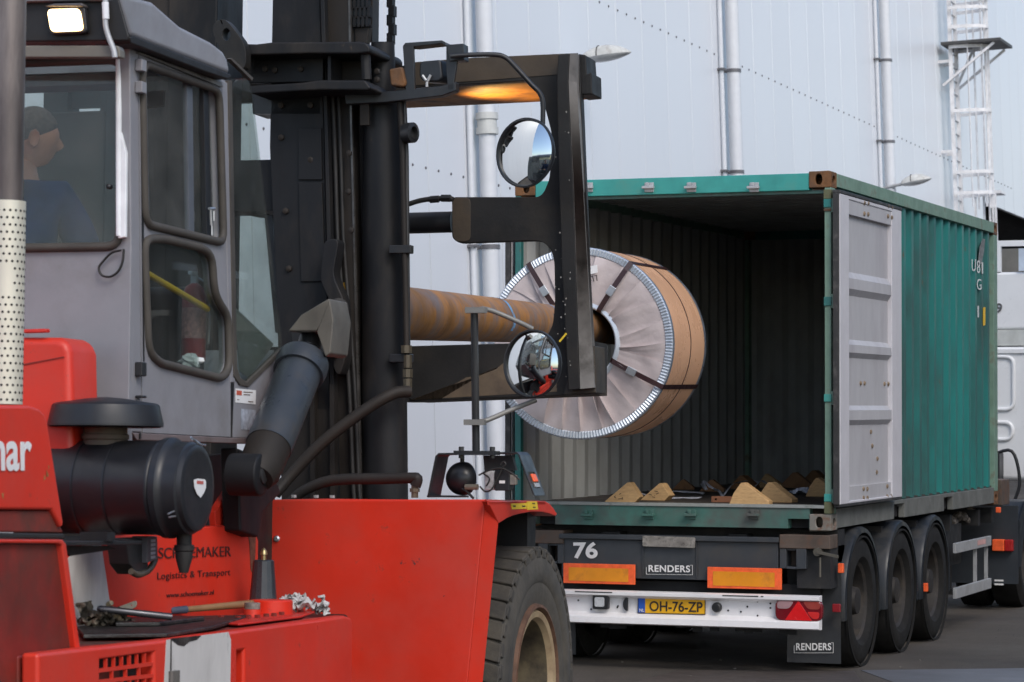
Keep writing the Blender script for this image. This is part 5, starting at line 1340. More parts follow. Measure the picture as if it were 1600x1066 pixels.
fb, ft = K.p(443, 547, a=RC), K.p(391, 122, a=RC); wv = Vec((-CWD, 0, 0))
X('windscreen', m_glass, cab, [fb + Vec((-.01, 0, 0)), ft + Vec((-.01, 0, 0)), ft + wv, fb + wv], (0, .005, 0))
lf = K.p(401, 684, a=RC)
X('front_wall', m_cab, cab, [fb + Vec((-.045, 0, 0)), lf + Vec((-.045, 0, 0)), lf + wv, fb + wv], (0, .01, 0))
X('sticker_white', m_text, cab, Pa([(368, 607), (400, 610), (399.5, 632), (368, 629)], RC + .002), (-.001, 0, 0))
X('sticker_red', mk('red print', (.5, .1, .06), .5), cab, Pa([(370, 610), (378, 611), (378, 618), (370, 617)], RC + .0035), (-.001, 0, 0))
g = MB()
for (x, y, w2_) in ((381, 612, 14), (381, 616, 10), (388, 627, 8), (371, 624, 3)): g.prism(Pa([(x, y), (x + w2_, y + w2_ * .06), (x + w2_, y + 1.2 + w2_ * .06), (x, y + 1.2)], RC + .0035), (-.001, 0, 0))
g.build('sticker_print', m_rimrust, cab)
X('sticker_grey', mk('faded pictogram sticker', (.33, .36, .42), .5, var=.35, vscale=30), cab, Pa([(377, 639), (400, 641), (399, 673), (377, 671)], RC + .002), (-.001, 0, 0))
X('seat_ring', m_black, cab, Pa([(219, 677), (221, 677), (221, 686), (219, 686)], RC + .01), (-.005, 0, 0))
# back wall with its window
def r_(x, y): return K.p(x, y, b=FR)
xl_ = RC - CWD
zt_, zb3 = r_(150, 62).z, r_(150, 690).z
wt, wb = r_(150, 95).z, r_(150, 386).z; wr = r_(190, 200).x
bw = [Vec((RC - .001, FR, zt_)), Vec((xl_, FR, zt_)), Vec((xl_, FR, zb3)), Vec((RC - .001, FR, zb3))]
hole = rounded([Vec((wr, FR, wt)), Vec((xl_ + .06, FR, wt)), Vec((xl_ + .06, FR, wb)), Vec((wr, FR, wb))], .055, 5)
MB().plate(bw, [hole], (0, .04, 0)).build('back_wall', m_cab, cab, bevel=.004)
MB().tube([p + Vec((0, -.006, 0)) for p in hole], .017, 8, closed=True).build('back_window_seal', m_seal, cab, smooth=60)
X('back_window', m_glass, cab, [p + Vec((0, .02, 0)) for p in hole], (0, .004, 0))
X('window_drip', mk('dusty grey brown drip rail', (.15, .14, .12), .6), cab, [K.p(x, y, b=K.p(183, -4, a=RC + .05).y - .02) for (x, y) in ((-140, 71), (183, 71), (187, 78), (187, 90), (-140, 90))], (0, .05, 0), bevel=.006)
# left side, floor, ceiling
sh = Vec((-CWD, 0, 0))
lo = [p + sh for p in Pa([(203, 60), (352, 118), (391, 122), (442, 546), (401, 684), (207, 676)], RC)]
MB().plate(lo, [], (.03, 0, 0)).build('left_wall', mk('grey cab lining', (.13, .135, .14), .7), cab)
fl = K.p(207, 675, a=RC).z
MB().box((xl_ + .03, FR + .04, fl - .02), (RC - .05, lf.y, fl + .02)).build('cab_floor', m_plastic, cab)
# roof
rp = Pa([(181, -12), (240, 3), (283, 41), (332, 66), (350, 80), (356, 92), (361, 117), (205, 57)], RC + .05)
roof = X('roof', m_cab, cab, rp, (-.30, 0, 0), bevel=.02, seg=3)
X('roof_side', m_cab, roof, [p + Vec((-CWD + .2, 0, 0)) for p in rp], (-.30, 0, 0), bevel=.02)
q1 = [p + Vec((-.2999, 0, 0)) for p in Pa([(182, -11.5), (214, -3), (232, 66), (206, 56)], RC + .05)]
X('roof_rear_rail', m_cab, roof, q1, (-CWD + .5, 0, 0))
q2 = [p + Vec((-.2999, 0, 0)) for p in Pa([(340, 71), (350, 81), (355, 92), (360, 116), (335, 106)], RC + .05)]
X('roof_front_rail', m_cab, roof, q2, (-CWD + .5, 0, 0))
q3 = [p + Vec((-.2999, 0, 0)) for p in Pa([(214, -2), (240, 4), (283, 42), (332, 67), (340, 72), (340, 73), (332, 68.5), (283, 43.5), (240, 5.5), (214, -.5)], RC + .05)]
X('roof_glass', m_glass, roof, q3, (-CWD + .5, 0, 0))
X('roof_gutter', m_roofblack, roof, Pa([(203, 58), (209, 56), (361, 116), (363, 122), (356, 124), (320, 112), (205, 68)], RC + .055), (-.1, 0, 0), bevel=.006)
FRB = K.p(183, -4, a=RC + .05).y - .012
def r2_(x, y): return K.p(x, y, b=FRB)
rb = [r2_(x, y) for (x, y) in ((-140, 8), (165, 2), (186, -4), (203, 58), (200, 64), (-140, 67))]
X('roof_back', m_roofblack, roof, [p + Vec((0, -.008, 0)) for p in rb], (0, .012, 0), bevel=.006)
X('roof_lip', m_cab, roof, [p + Vec((0, -.04, 0)) for p in [r2_(x, y) for (x, y) in ((-140, 3), (170, -3), (170, 3), (-140, 9))]], (0, .1, 0), bevel=.006)
lm = [r2_(x, y) + Vec((0, -.04, 0)) for (x, y) in ((80, 15), (139, 11), (144, 54), (84, 57))]
rl = X('roof_lamp', m_plastic, roof, rounded(lm, .02), (0, .028, 0), bevel=.006)
lm = [r2_(x, y) + Vec((0, -.046, 0)) for (x, y) in ((82, 18), (133, 16.5), (139, 51), (88, 53))]
X('lamp_lens', m_lamp, rl, rounded(lm, .02), (0, .005, 0), bevel=.002)
X('lamp_hood', mk('pinkish grey lamp hood', (.10, .09, .09), .5), rl, [r2_(x, y) + Vec((0, -.06, 0)) for (x, y) in ((80, 14), (95, 10), (139, 9), (140, 14))], (0, .06, 0), bevel=.004)
mw = mk('white plastic trunking', (.74, .76, .78), .4)
MB().tube([r_(190.5, 92) + Vec((0, -.03, 0)), r_(191, 370) + Vec((0, -.03, 0))], .011, 10).build('trunking', mw, cab)
X('trunking_clip', mw, cab, [r_(x, y) + Vec((0, -.035, 0)) for (x, y) in ((189, 205), (195, 208), (203, 240), (202, 372), (190, 374))], (0, .02, 0), bevel=.004)
MB().tube(smoothpath([r2_(x, y) + Vec((0, -.03, 0)) for (x, y) in ((170, 2), (170, 30), (171, 45), (176, 62), (183, 80), (185, 92))], 5), .010, 10).build('cable_hose', m_galv, cab, smooth=60)
MB().tube([r2_(170, 6) + Vec((0, -.03, 0)), r2_(171, 32) + Vec((0, -.03, 0))], .0125, 10).build('hose_sleeve', mw, cab)
cl = smoothpath([r_(x, y) + Vec((0, -.02, 0)) for (x, y) in ((193, 392), (178, 396), (164, 410), (158, 420), (163, 431), (176, 433), (188, 425), (195, 410), (197, 390))], 5)
MB().tube(cl, .0045, 6).build('cable_loop', m_rubber, cab, smooth=60)
MB().lathe([(0, .010), (.02, .010), (.026, .004)], r_(176, 293) + Vec((0, -.02, 0)), (0, -1, 0), 10).build('window_stop', m_plastic, cab)
# inside: seat, console, wheel, grab rail
sx = K.p(50, 300, b=FR + .42).x
sc = RC - .80
seat = MB().box((sc - .24, FR + .30, fl + .42), (sc + .24, FR + .80, fl + .54)).build('seat', m_seat, cab, bevel=.04)
g = MB(); g.box((sc - .23, FR + .20, fl + .50), (sc + .23, FR + .31, fl + 1.02)); g.build('seat_back', m_seat, seat, bevel=.05)
MB().box((sc - .18, FR + .3, fl + .02), (sc + .18, FR + .7, fl + .42)).build('seat_base', m_plastic, seat, bevel=.02)
g = MB(); g.box((RC - 1.2, FR + 1.15, fl + .02), (RC - .25, FR + 1.35, fl + .62)); g.build('dashboard', m_plastic, cab, bevel=.04)
st_c = Vec((sc, FR + 1.0, fl + .78))
MB().tube([st_c + Vec((.17 * math.cos(a), .17 * math.sin(a) * .8, .17 * math.sin(a) * .5)) for a in [2 * math.pi * k / 24 for k in range(24)]], .014, 8, closed=True).build('steering_wheel', m_plastic, cab, smooth=60)
MB().tube([st_c, st_c + Vec((0, .25, -.3))], .03, 10).build('steering_column', m_plastic, cab)
MB().tube([K.p(229, 427, a=RC - .05), K.p(324, 483, a=RC - .05)], .013, 10).build('grab_rail', m_yellow, dor)
pi = Vec((-.35, 0, 0))
g = MB(); g.box((xl_ + .1, FR + .9, fl + 1.15), (xl_ + .5, FR + 1.0, fl + 1.45)); g.build('console_screen', m_plastic, cab, bevel=.01)
MB().box((xl_ + .03, FR + .05, zt_ - .16), (RC - .08, FR + .22, zt_ - .12)).build('headliner', mk('grey headliner', (.18, .19, .2), .8), cab)
X('sun_visor', m_plastic, cab, [r_(x, y) + Vec((0, .5, 0)) for (x, y) in ((118, 118), (172, 112), (170, 138), (118, 145))], (0, .02, 0))
# ---- fire extinguisher and clutter in the cab foot well (things of their own)
fe = thing('fire_extinguisher', 'red fire extinguisher standing behind the lower glass of the cab door', 'extinguisher', matrix=FM @ Mat.Translation(K.p(302, 566, a=RC - .16)))
fe.scale = (.8, .8, .95)
MB().lathe([(0, .0001), (0, .055), (.01, .062), (.28, .062), (.32, .045), (.335, .02)], (0, 0, 0), (0, 0, 1), 24, caps=False).build('bottle', mk('extinguisher red', (.30, .02, .025), .35), fe, smooth=40)
g = MB(); g.box((-.015, -.015, .335), (.015, .015, .37)); g.box((-.01, -.06, .37), (.01, .02, .385)); g.tube(smoothpath([(0, .01, .36), (.03, .06, .33), (.05, .075, .2), (.05, .07, .08)], 5), .009, 8); g.build('valve', m_steel, fe)
MB().lathe([(.10, .0625), (.23, .0625)], (0, 0, 0), (0, 0, 1), 24, caps=False).build('paper_label', mk('pinkish label', (.45, .22, .2), .6, var=.4, vscale=60), fe)
g = MB(); random.seed(11); c = K.p(298, 565, a=RC - .06)
g.ball((0, 0, 0), .05, .03, .03, 12, 8); g.v = [v * random.uniform(.75, 1.2) for v in g.v]
o = g.build('paper_wad', mk('white tissue', (.6, .62, .63), .9), smooth=0); o.matrix_world = FM @ Mat.Translation(c); tag(o, 'white crumpled tissue lying on the cab sill below the extinguisher', 'tissue')

# ---- exhaust, hood, air cleaner
ex = K.p(6, 632, b=-4.25)
MB().tube([ex, ex + Vec((0, 0, 1.6))], .050, 28).build('exhaust_pipe', mk('burnt exhaust steel', (.10, .085, .08), .5, metal=.3, var=.4, vscale=9, dirt=(.3, .26, .24), dscale=3, stretch=(1, 1, .15)), fk, smooth=60)
zx = K.p(6, 315, b=-4.25).z
shd = MB().tube([Vec((ex.x, ex.y, ex.z)), Vec((ex.x, ex.y, zx))], .060, 36, caps=False).build('exhaust_shield', mk('pale perforated steel', (.62, .60, .50), .4, metal=.25, var=.05), fk, smooth=60)
g = MB(); hgt = zx - ex.z; n = 27
for i in range(n):
    for k in range(20):
        a = 2 * math.pi * (k + .5 * (i % 2)) / 20
        if 14 < i < 19 and k % 20 in (14, 15, 16, 17): continue
        er = Vec((math.cos(a), math.sin(a), 0)); g.lathe([(0, .0046), (.0012, .0046)], ex + er * .0595 + Vec((0, 0, hgt * (i + .6) / (n + 1))), er, 6)
o = g.build('perforations', m_dark, shd); o['kind'] = 'stuff'
RH = -.30
hood = X('engine_hood', m_red, fk, Pa([(-160, 634), (48, 634), (62, 639), (70, 647), (75, 662), (100, 818), (97, 826), (82, 797), (-160, 795)], RH), (-1.3, 0, 0), bevel=.02, seg=3)
X('hood_lower_band', m_redgrimeshade, hood, Pa([(-160, 796), (82, 798), (97, 827), (100, 833), (-160, 830)], RH - .015), (-1.2, 0, 0), bevel=.006)  # underside shade put into the band's darker red
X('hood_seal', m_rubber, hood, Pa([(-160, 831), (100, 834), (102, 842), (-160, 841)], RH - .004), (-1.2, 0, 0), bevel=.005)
X('lower_cowl', m_redgrimeshade, hood, Pa([(-160, 849), (92, 851), (126, 1066), (140, 1150), (-160, 1150)], RH - .02), (-1.2, 0, 0))  # brown stain and shade both put into this dark red
X('cowl_edge', m_red, hood, Pa([(-160, 842), (98, 843), (104, 850), (133, 1066), (146, 1150), (139, 1150), (126, 1066), (97, 852), (92, 849.5), (-160, 848)], RH), (-.06, 0, 0), bevel=.008)
text('brand_lettering', 'Kalmar', K.p(-93, 737, a=RH), K.p(48, 736, a=RH), K.p(-93, 666, a=RH), m_text, hood, offset=.02)
g = MB()
for (x, y, s_) in ((74, 738, 8), (70, 747, 6), (77, 730, 5), (5, 775, 8)):
    q = [(x + random.uniform(-.35, .35) * s_, y + random.uniform(-1, 1) * s_) for _ in range(4)]; g.prism(Pa(q, RH + .001), (-.0005, 0, 0))
g.build('rust_chips', mk('tan rust chips', (.36, .18, .06), .7), hood)
FE = FR - .36
pb_ = [K.p(x, y, b=FE) for (x, y) in ((-160, 526), (90, 527), (105, 534), (110, 550), (114, 740), (-160, 740))]
eb = X('engine_box', m_red, fk, pb_, (0, .24, 0), bevel=.03, seg=3)
X('box_rib', m_redflat, eb, [p + Vec((0, -.012, .012)) for p in [K.p(x, y, b=FE) for (x, y) in ((38, 520), (75, 519), (75, 525), (38, 526))]], (0, .03, 0), bevel=.004)
X('box_groove', m_redgrimeshade, eb, [p + Vec((0, -.004, 0)) for p in [K.p(x, y, b=FE) for (x, y) in ((36, 569), (100, 557), (101, 558.5), (36, 571))]], (0, .003, 0))
# rear wheel under the cowl
o = Vec((RH - .16, K.p(-60, 1066, a=RH).y, .56))
MB().lathe([(-.14, .34), (-.16, .45), (-.13, .54), (0, .56), (.13, .54), (.16, .45), (.14, .34), (.05, .3), (.04, .0001)], o, (1, 0, 0), 48, caps=False).build('steer_wheel', m_tread, fk, smooth=40)
MB().lathe([(-.14, .34), (-.16, .45), (-.13, .54), (0, .56), (.13, .54), (.16, .45), (.14, .34), (.05, .3), (.04, .0001)], Vec((2 * AXR - o.x, o.y, o.z)), (-1, 0, 0), 48, caps=False).build('steer_wheel', m_tread, fk, smooth=40)
MB().box((2 * AXR + .2, o.y - .6, .45), (-.6, -.6, 1.0)).build('chassis', m_mast, fk, bevel=.02)
MB().box((2 * AXR + .4, o.y - .9, 1.0), (RH - 1.0, FR - .15, 1.75)).build('rear_body', m_red, fk, bevel=.04)

# air cleaner: axis across the truck
RE = -.34
E_ = K.p(310, 763, a=RE); re = 66 / FPX * ((FM @ E_) - CAM).dot(_f); rbdy = 74 / 66 * re
ac = MB().lathe([(-.68, rbdy * .96), (-.66, rbdy), (-.145, rbdy), (-.14, rbdy * 1.02), (-.13, rbdy * 1.02), (-.125, rbdy)], E_, (1, 0, 0), 56).build('air_cleaner', m_plastic, fk, smooth=40)
MB().lathe([(-.124, rbdy * 1.0), (-.118, rbdy * 1.07), (-.095, rbdy * 1.07), (-.085, rbdy * 1.0), (-.07, rbdy * .98), (-.025, rbdy * .98), (-.02, rbdy * .93), (-.004, rbdy * .91), (0, re * .97), (.0, re * .85), (-.004, .0001)], E_, (1, 0, 0), 56, caps=False).build('end_cap', m_plastic, ac, smooth=40)
for t in (-.3, -.42): MB().lathe([(t, rbdy * 1.001), (t, rbdy * 1.012), (t + .006, rbdy * 1.012), (t + .006, rbdy * 1.001)], E_, (1, 0, 0), 56, caps=False).build('seam_ring', m_plastic, ac, smooth=40)
sp_ = [(303, 750), (309, 748), (320, 749), (322, 752), (322, 762), (319, 770), (313.5, 778), (308, 772), (304, 762)]
X('shield_sticker', m_text, ac, Pa(sp_, RE + .002), (-.001, 0, 0))
X('shield_print', mk('red sticker print', (.5, .12, .1), .5), ac, Pa([(308, 751), (318, 752), (318, 757), (308, 756)], RE + .0032), (-.001, 0, 0))
g = MB()
for (pts) in ([(286, 683), (292, 688), (300, 694), (309, 696)], [(288, 686), (296, 690), (304, 697)], [(250, 803), (262, 798), (272, 799), (280, 795), (287, 797)], [(252, 808), (265, 806), (275, 803), (286, 800)]):
    g.tube(smoothpath([K.p(x, y, a=RE - .06 if x < 300 else RE - .05) + Vec((.03, 0, 0)) for (x, y) in pts], 3), .0035, 5)
g.build('spring_clip', m_steel, ac)
mcx = K.p(165, 666, b=E_.y); rm = 90 / FPX * ((FM @ mcx) - CAM).dot(_f)
capp = MB().lathe([(-.005, rm * .86), (0, rm), (.012, rm), (.075, rm * .93), (.082, rm * .88), (.10, rm * .3), (.105, .0001)], mcx, (0, 0, 1), 48, caps=False).build('rain_cap', m_plastic, fk, smooth=35)
MB().lathe([(-.004, rm * .99), (-.003, .0001)], mcx, (0, 0, 1), 48, caps=False).build('cap_underside', m_plastic, capp)
zs = E_.z + rbdy * .9
MB().lathe([(zs - mcx.z, rm * .40), (-.05, rm * .38), (-.045, rm * .41), (-.03, rm * .41), (-.028, rm * .38), (-.004, rm * .38)], mcx, (0, 0, 1), 32, caps=False).build('intake_neck', mk('dusty brown neck', (.09, .07, .05), .6), capp, smooth=40)
dv = K.p(288, 838, a=RE - .07)
MB().lathe([(.01, .028), (-.03, .027), (-.032, .036), (-.05, .036), (-.055, .031), (-.075, .031), (-.13, .016), (-.132, .0001)], dv, (0, 0, 1), 20, caps=False).build('dust_valve', m_rubber, ac, smooth=40)
g = MB(); g.prism(Pa([(100, 846), (222, 845), (222, 851), (100, 853)], RE - .12), (-.2, 0, 0)); g.build('cleaner_shelf', m_black, fk, bevel=.003)
X('shelf_side', m_roofblack, fk, Pa([(98, 853), (170, 853), (182, 858), (110, 869)], RE - .16), (-.02, 0, 0))
X('cleaner_foot', m_black, fk, Pa([(167, 832), (180, 832), (180, 846), (167, 846)], RE - .11), (-.1, 0, 0))
vb = X('valve_block', m_black, fk, Pa([(198, 842), (232, 840), (232, 890), (215, 898), (203, 882)], RE - .22), (-.08, 0, 0), bevel=.004)
X('valve_side', mk('dark grey valve', (.07, .07, .08), .5), vb, Pa([(230, 838), (246, 838), (247, 874), (230, 880)], RE - .20), (-.06, 0, 0), bevel=.003)
g = MB()
for k in range(5): g.prism(Pa([(236, 843 + k * 6.5), (243, 842.5 + k * 6.5), (243, 846.5 + k * 6.5), (236, 847.5 + k * 6.5)], RE - .199), (-.001, 0, 0))
g.build('valve_print', mk('grey print', (.35, .36, .4), .5), vb)
MB().tube(smoothpath([K.p(x, y, a=RE - .22) for (x, y) in ((205, 893), (215, 898), (230, 893), (240, 880), (243, 870))], 5), .012, 8).build('valve_pipe', mk('brown pipe', (.08, .065, .045), .5), vb, smooth=60)

# ---- red side panel with the haulier's name, white stripe
RP = -.80
sp2 = X('side_panel', m_red, fk, Pa([(40, 870), (150, 842), (335, 822), (383, 819), (398, 828), (404, 845), (402, 985), (40, 1010)], RP), (-.05, 0, 0), bevel=.006)
X('red_gusset', m_red, fk, Pa([(336, 800), (370, 746), (373, 819), (338, 824)], RP - .02), (-.03, 0, 0), bevel=.004)
X('white_stripe', m_whitedirty, sp2, Pa([(100, 880), (120, 856), (157, 840), (173, 950), (170, 985), (100, 995)], RP + .002), (-.001, 0, 0))
def lett(s, bl, br, tl_, m=m_textblack, off=.012, **k): text('side_lettering', s, K.p(*bl, a=RP), K.p(*br, a=RP), K.p(*tl_, a=RP), m, sp2, offset=off, **k)
m_textd = mk('dark maroon lettering', (.055, .014, .012), .6)
lett('SCHOEMAKER', (247, 873), (360, 869.5), (247, 856), m_textd, .0)
lett('Logistics & Transport', (245, 909), (359, 902), (245, 895), m_textd, .0, space=1.1)
lett('www.schoemaker.nl', (259, 934), (333, 929), (259, 926.5), m_textd, .0)
X('grease_smear', mk('brown grease', (.12, .05, .03), .6, var=.4, vscale=30), sp2, Pa([(386, 825), (400, 832), (398, 905), (392, 890), (390, 850)], RP + .002), (-.001, 0, 0))

# ---- low side tank with grille
RS = -.25
sidepts = Pa([(60, 1021), (131, 1013), (257, 1000), (357, 987), (540, 962), (549, 965), (552, 975), (550, 1190), (60, 1190)], RS)
gh = Pa([(157, 1031), (241, 1019), (243, 1130), (157, 1135)], RS)
hh_ = Pa([(371, 1018), (382, 1016), (382, 1120), (371, 1122)], RS)
tank = MB().plate(sidepts, [gh, hh_], (-.06, 0, 0)).build('side_tank', m_red, fk, bevel=.014, seg=3)
topb = Pa([(60, 1023), (131, 1015), (257, 1002), (357, 989), (543, 964.5), (549, 1190), (60, 1190)], RS)
X('tank_body', m_redgrimeshade, tank, [p + Vec((-.065, -.004, -.004)) for p in topb], (-.48, 0, 0), bevel=.01)
g = MB(); g.prism([p + Vec((-.064, 0, 0)) for p in Pa([(150, 1025), (246, 1012), (250, 1140), (150, 1145)], RS)], (.002, 0, 0)); g.build('grille_back', m_dark, tank)
g = MB()
def gl(t, s): # grid point on the grille
    a = gh[0] + (gh[1] - gh[0]) * t; b = gh[3] + (gh[2] - gh[3]) * t; return a + (b - a) * s
nr = 6
for i in range(1, nr): 
    g.bar(gl(0, i / nr) + Vec((-.01, 0, 0)), gl(1, i / nr) + Vec((-.01, 0, 0)), .012, .012, up=(1, 0, 0))
for i in range(nr):
    ncol = 7 if i % 2 == 0 else 4
    for k in range(1, ncol): g.bar(gl(k / ncol, i / nr) + Vec((-.0105, 0, 0)), gl(k / ncol, (i + 1) / nr) + Vec((-.0105, 0, 0)), .009, .011, up=(1, 0, 0))
g.build('grille_bars', m_red, tank)
X('grille_patch', m_redgrimeshade, tank, [gl(0, 1 / nr) + Vec((-.03, 0, 0)), gl(.5, 1 / nr) + Vec((-.03, 0, 0)), gl(.5, 2 / nr) + Vec((-.03, 0, 0)), gl(0, 2 / nr) + Vec((-.03, 0, 0))], (-.001, 0, 0))
stp = Pa([(260, 1000), (357, 987.5), (361, 1000), (358, 1190), (250, 1190)], RS + .0015)
X('white_stripe', m_whitedirty, tank, stp, (-.001, 0, 0))
X('stripe_seam', m_grime, tank, Pa([(267, 999), (268.5, 999), (268, 1070), (266, 1070)], RS + .003), (-.001, 0, 0))
X('oil_smear', m_grime, tank, Pa([(266, 998), (315, 993), (308, 1000), (296, 1003), (288, 1010), (278, 1008)], RS + .003), (-.001, 0, 0))
p = K.p(268, 1062, a=RS); g = MB()
for k in range(3): g.tube([p + Vec((.01, -.02 + .02 * k, -.05)), p + Vec((.01, -.02 + .02 * k, .03))], .012, 8)
g.build('stripe_latch', mk('greasy latch', (.15, .14, .13), .5, metal=.4), tank)
p = K.p(376, 1025, a=RS - .03); g = MB(); g.tube([p, p + Vec((0, 0, -.2))], .006, 8); g.ball(p, .012, seg=10, rings=6); g.build('handle_bar', m_steel, tank)
X('handle_back', m_redgrimeshade, tank, [v + Vec((-.055, 0, 0)) for v in Pa([(369, 1014), (384, 1012), (384, 1122), (369, 1124)], RS)], (-.005, 0, 0))
def tk(x, y, dz=0):
    """a point on the tank's top: its height follows the top edge"""
    a, b = K.p(131, 1014, a=RS), K.p(540, 964, a=RS)
    n = (b - a).cross(Vec((1, 0, 0))).normalized(); o = K.i @ CAM; d = K.i.to_3x3() @ ray(x, y)
    t = (a + n * 0 - o).dot(n) / d.dot(n); return o + d * t + Vec((0, 0, dz))
hp = [tk(*q) for q in ((120, 985), (180, 975), (300, 968), (395, 966), (330, 985), (262, 996), (130, 998))]
X('oily_hatch', m_grime, tank, hp, (0, 0, .014), bevel=.004)
X('oily_hatch_rim', m_grime, tank, [tk(*q, .014) for q in ((180, 978), (262, 974), (320, 976), (250, 985), (180, 986))], (0, 0, .016), bevel=.005)
fp = [tk(*q) for q in ((333, 975), (378, 962), (500, 955), (470, 966), (405, 974), (372, 978))]
X('flange_plate', m_redflat, tank, fp, (0, 0, .008), bevel=.003)
g = MB()
for (x, y) in ((345, 970), (372, 971), (388, 970), (402, 969), (416, 967), (428, 966), (440, 964), (456, 962), (470, 960)):
    MB().lathe([(0, .012), (.014, .012)], tk(x, y, .006), (0, 0, 1), 6).build('flange_bolt', m_redgrimeshade, tank)
fc = tk(424, 962)
g = MB(); g.lathe([(0, .085), (.05, .085), (.055, .08), (.056, .0001)], fc + Vec((.0, 0, .008)), (0, 0, 1), 36, caps=False); g.build('filler_flange', m_red, tank, smooth=35)
fn = tk(411, 958)
zbase = K.p(411, 938, b=fn.y).z; ztp = K.p(411, 875, b=fn.y).z
def rz(px): return px / FPX * ((FM @ fn) - CAM).dot(_f)
MB().lathe([(0, rz(8)), (zbase - fn.z - .03, rz(8))], fn, (0, 0, 1), 20, caps=False).build('filler_neck', m_red, tank, smooth=40)
MB().lathe([(zbase - fn.z - .035, rz(10)), (zbase - fn.z - .012, rz(11)), (zbase - fn.z - .010, rz(23)), (zbase - fn.z, rz(23.5)), (zbase - fn.z + .002, rz(10))], fn, (0, 0, 1), 32).build('filler_rim', m_galv, tank, smooth=35)
MB().lathe([(zbase - fn.z + .003, rz(21.5)), (ztp - fn.z - .004, rz(16.5)), (ztp - fn.z, rz(15)), (ztp - fn.z + .001, .0001)], fn, (0, 0, 1), 14, caps=False).build('breather_cap', m_tilt, tank, smooth=20)
g = MB(); g.lathe([(ztp - fn.z, rz(4)), (ztp - fn.z + .02, rz(4)), (ztp - fn.z + .022, rz(6)), (ztp - fn.z + .035, rz(5)), (ztp - fn.z + .045, rz(2.5)), (ztp - fn.z + .05, .0001)], fn, (0, 0, 1), 14, caps=False); g.build('brass_knob', m_brass, tank, smooth=40)
s2 = tk(394, 966)
MB().lathe([(0, rz(13)), (.035, rz(13))], s2, (0, 0, 1), 24).build('small_cap_base', m_red, tank, smooth=40)
MB().lathe([(.036, rz(12)), (.06, rz(12)), (.062, .0001)], s2, (0, 0, 1), 24, caps=False).build('small_cap', mk('dirty grey cap', (.2, .18, .16), .5, var=.4, vscale=40), tank, smooth=40)

# ---- tools and rags lying on the tank
def onfk(o, label, cat, **k): o.matrix_world = FM; return tag(o, label, cat, **k)
hm = thing('hammer', 'long handled hammer with worn wooden shaft lying on the oily tank top', 'hammer', matrix=FM)
a, b = K.p(285, 953, b=tk(285, 966).y), K.p(398, 943, b=tk(380, 962).y)
MB().tube([a + (b - a) * t for t in (0, .1, .5, .9, .97, 1)], [.011, .012, .014, .015, .014, .008], 12).build('shaft', m_handle, hm, smooth=60)
MB().tube([a + (a - b) * .17, a + (b - a) * .05], [.014, .016], 10).build('collar', mk('blue grey collar', (.05, .06, .09), .5), hm, smooth=60)
c = a + (a - b) * .25; g = MB(); g.bar(c + Vec((0, -.05, -.01)), c + Vec((0, .08, 0)), .045, .045); g.build('head', m_grime, hm, bevel=.006)
a, b = K.p(152, 951, b=tk(152, 985).y - .03), K.p(268, 964, b=tk(268, 985).y)
g = MB(); g.tube([a, a + (b - a) * .04, b], [.008, .0125, .0125], 12); o = g.build('pry_bar', mk('dark steel bar', (.09, .09, .10), .3, metal=.7), smooth=60); onfk(o, 'dark steel pry bar resting across the pile of rags', 'bar')
a, b = K.p(178, 956, b=tk(180, 978).y), K.p(213, 943, b=tk(180, 978).y + .02)
o = MB().plate(rounded([a + Vec((0, 0, -.012)), b + Vec((0, 0, -.014)), b + Vec((.0, 0, .012)), a + Vec((0, 0, .012))], .012, 4), [circ(b - (b - a).normalized() * .02, (.0035, 0, 0), (0, 0, .0035), 8)], (0, .008, 0)).build('paint_scraper', mk('cream plastic handle', (.62, .55, .42), .5), bevel=.002); onfk(o, 'cream flat scraper handle sticking up behind the pry bar', 'scraper')
random.seed(21)
def heap(name, cs, m, label, cat, rr_, n):
    g = MB()
    for k in range(n):
        c = cs[0] + (cs[1] - cs[0]) * random.random() + Vec((random.uniform(-.03, .03), random.uniform(-.03, .03), random.uniform(0, .03)))
        rows = []; ax = Vec((random.uniform(-1, 1), random.uniform(-1, 1), random.uniform(-.2, .5))).normalized(); bx = ax.cross(Vec((random.uniform(-.4, .4), random.uniform(-.4, .4), 1))).normalized(); cxx = ax.cross(bx)
        ph = random.uniform(0, 6)
        for i in range(15):
            rows.append([c + ax * ((i - 7) * rr_ * .16) + bx * ((j - 7) * rr_ * .13) + cxx * ((math.sin(i * .6 + ph) * math.cos(j * .5 + ph) + .35 * math.sin(i * 1.3 + j * .9 + ph)) * rr_ * .38) for j in range(15)])
        g.sheet(rows)
    for v in g.v: v.z = max(v.z, min(cs[0].z, cs[1].z) - .02)
    o = g.build(name, m, smooth=85); return onfk(o, label, cat)
heap('work_gloves', [tk(140, 985, .03), tk(185, 983, .03)], mk('greasy olive cloth', (.05, .042, .03), .9, var=.5, vscale=14, dirt=(.36, .30, .22), dscale=9, dlo=.5, dhi=.62), 'pile of greasy gloves and cloths at the hood end of the tank', 'gloves', .036, 11)
g = MB()
for k in range(11):
    p = tk(136 + k * 5, 981 - (k % 3) * 2, .02 + .012 * (k % 3)); dd = Vec((random.uniform(-.02, .05), random.uniform(-.02, .05), random.uniform(.0, .045))); g.tube(smoothpath([p, p + dd * .6 + Vec((0, 0, .01)), p + dd * 1.3], 4), random.uniform(.005, .010), 6)
onfk(g.build('rope_strands', mk('tan rope strands', (.42, .33, .20), .8, var=.3, vscale=30), smooth=60), 'pale tan strands poking out of the greasy pile', 'rope')
heap('paper_rag', [tk(448, 958, .035), tk(474, 960, .02)], m_rag, 'crumpled grey paper rag beside the filler flange', 'rag', .045, 8)
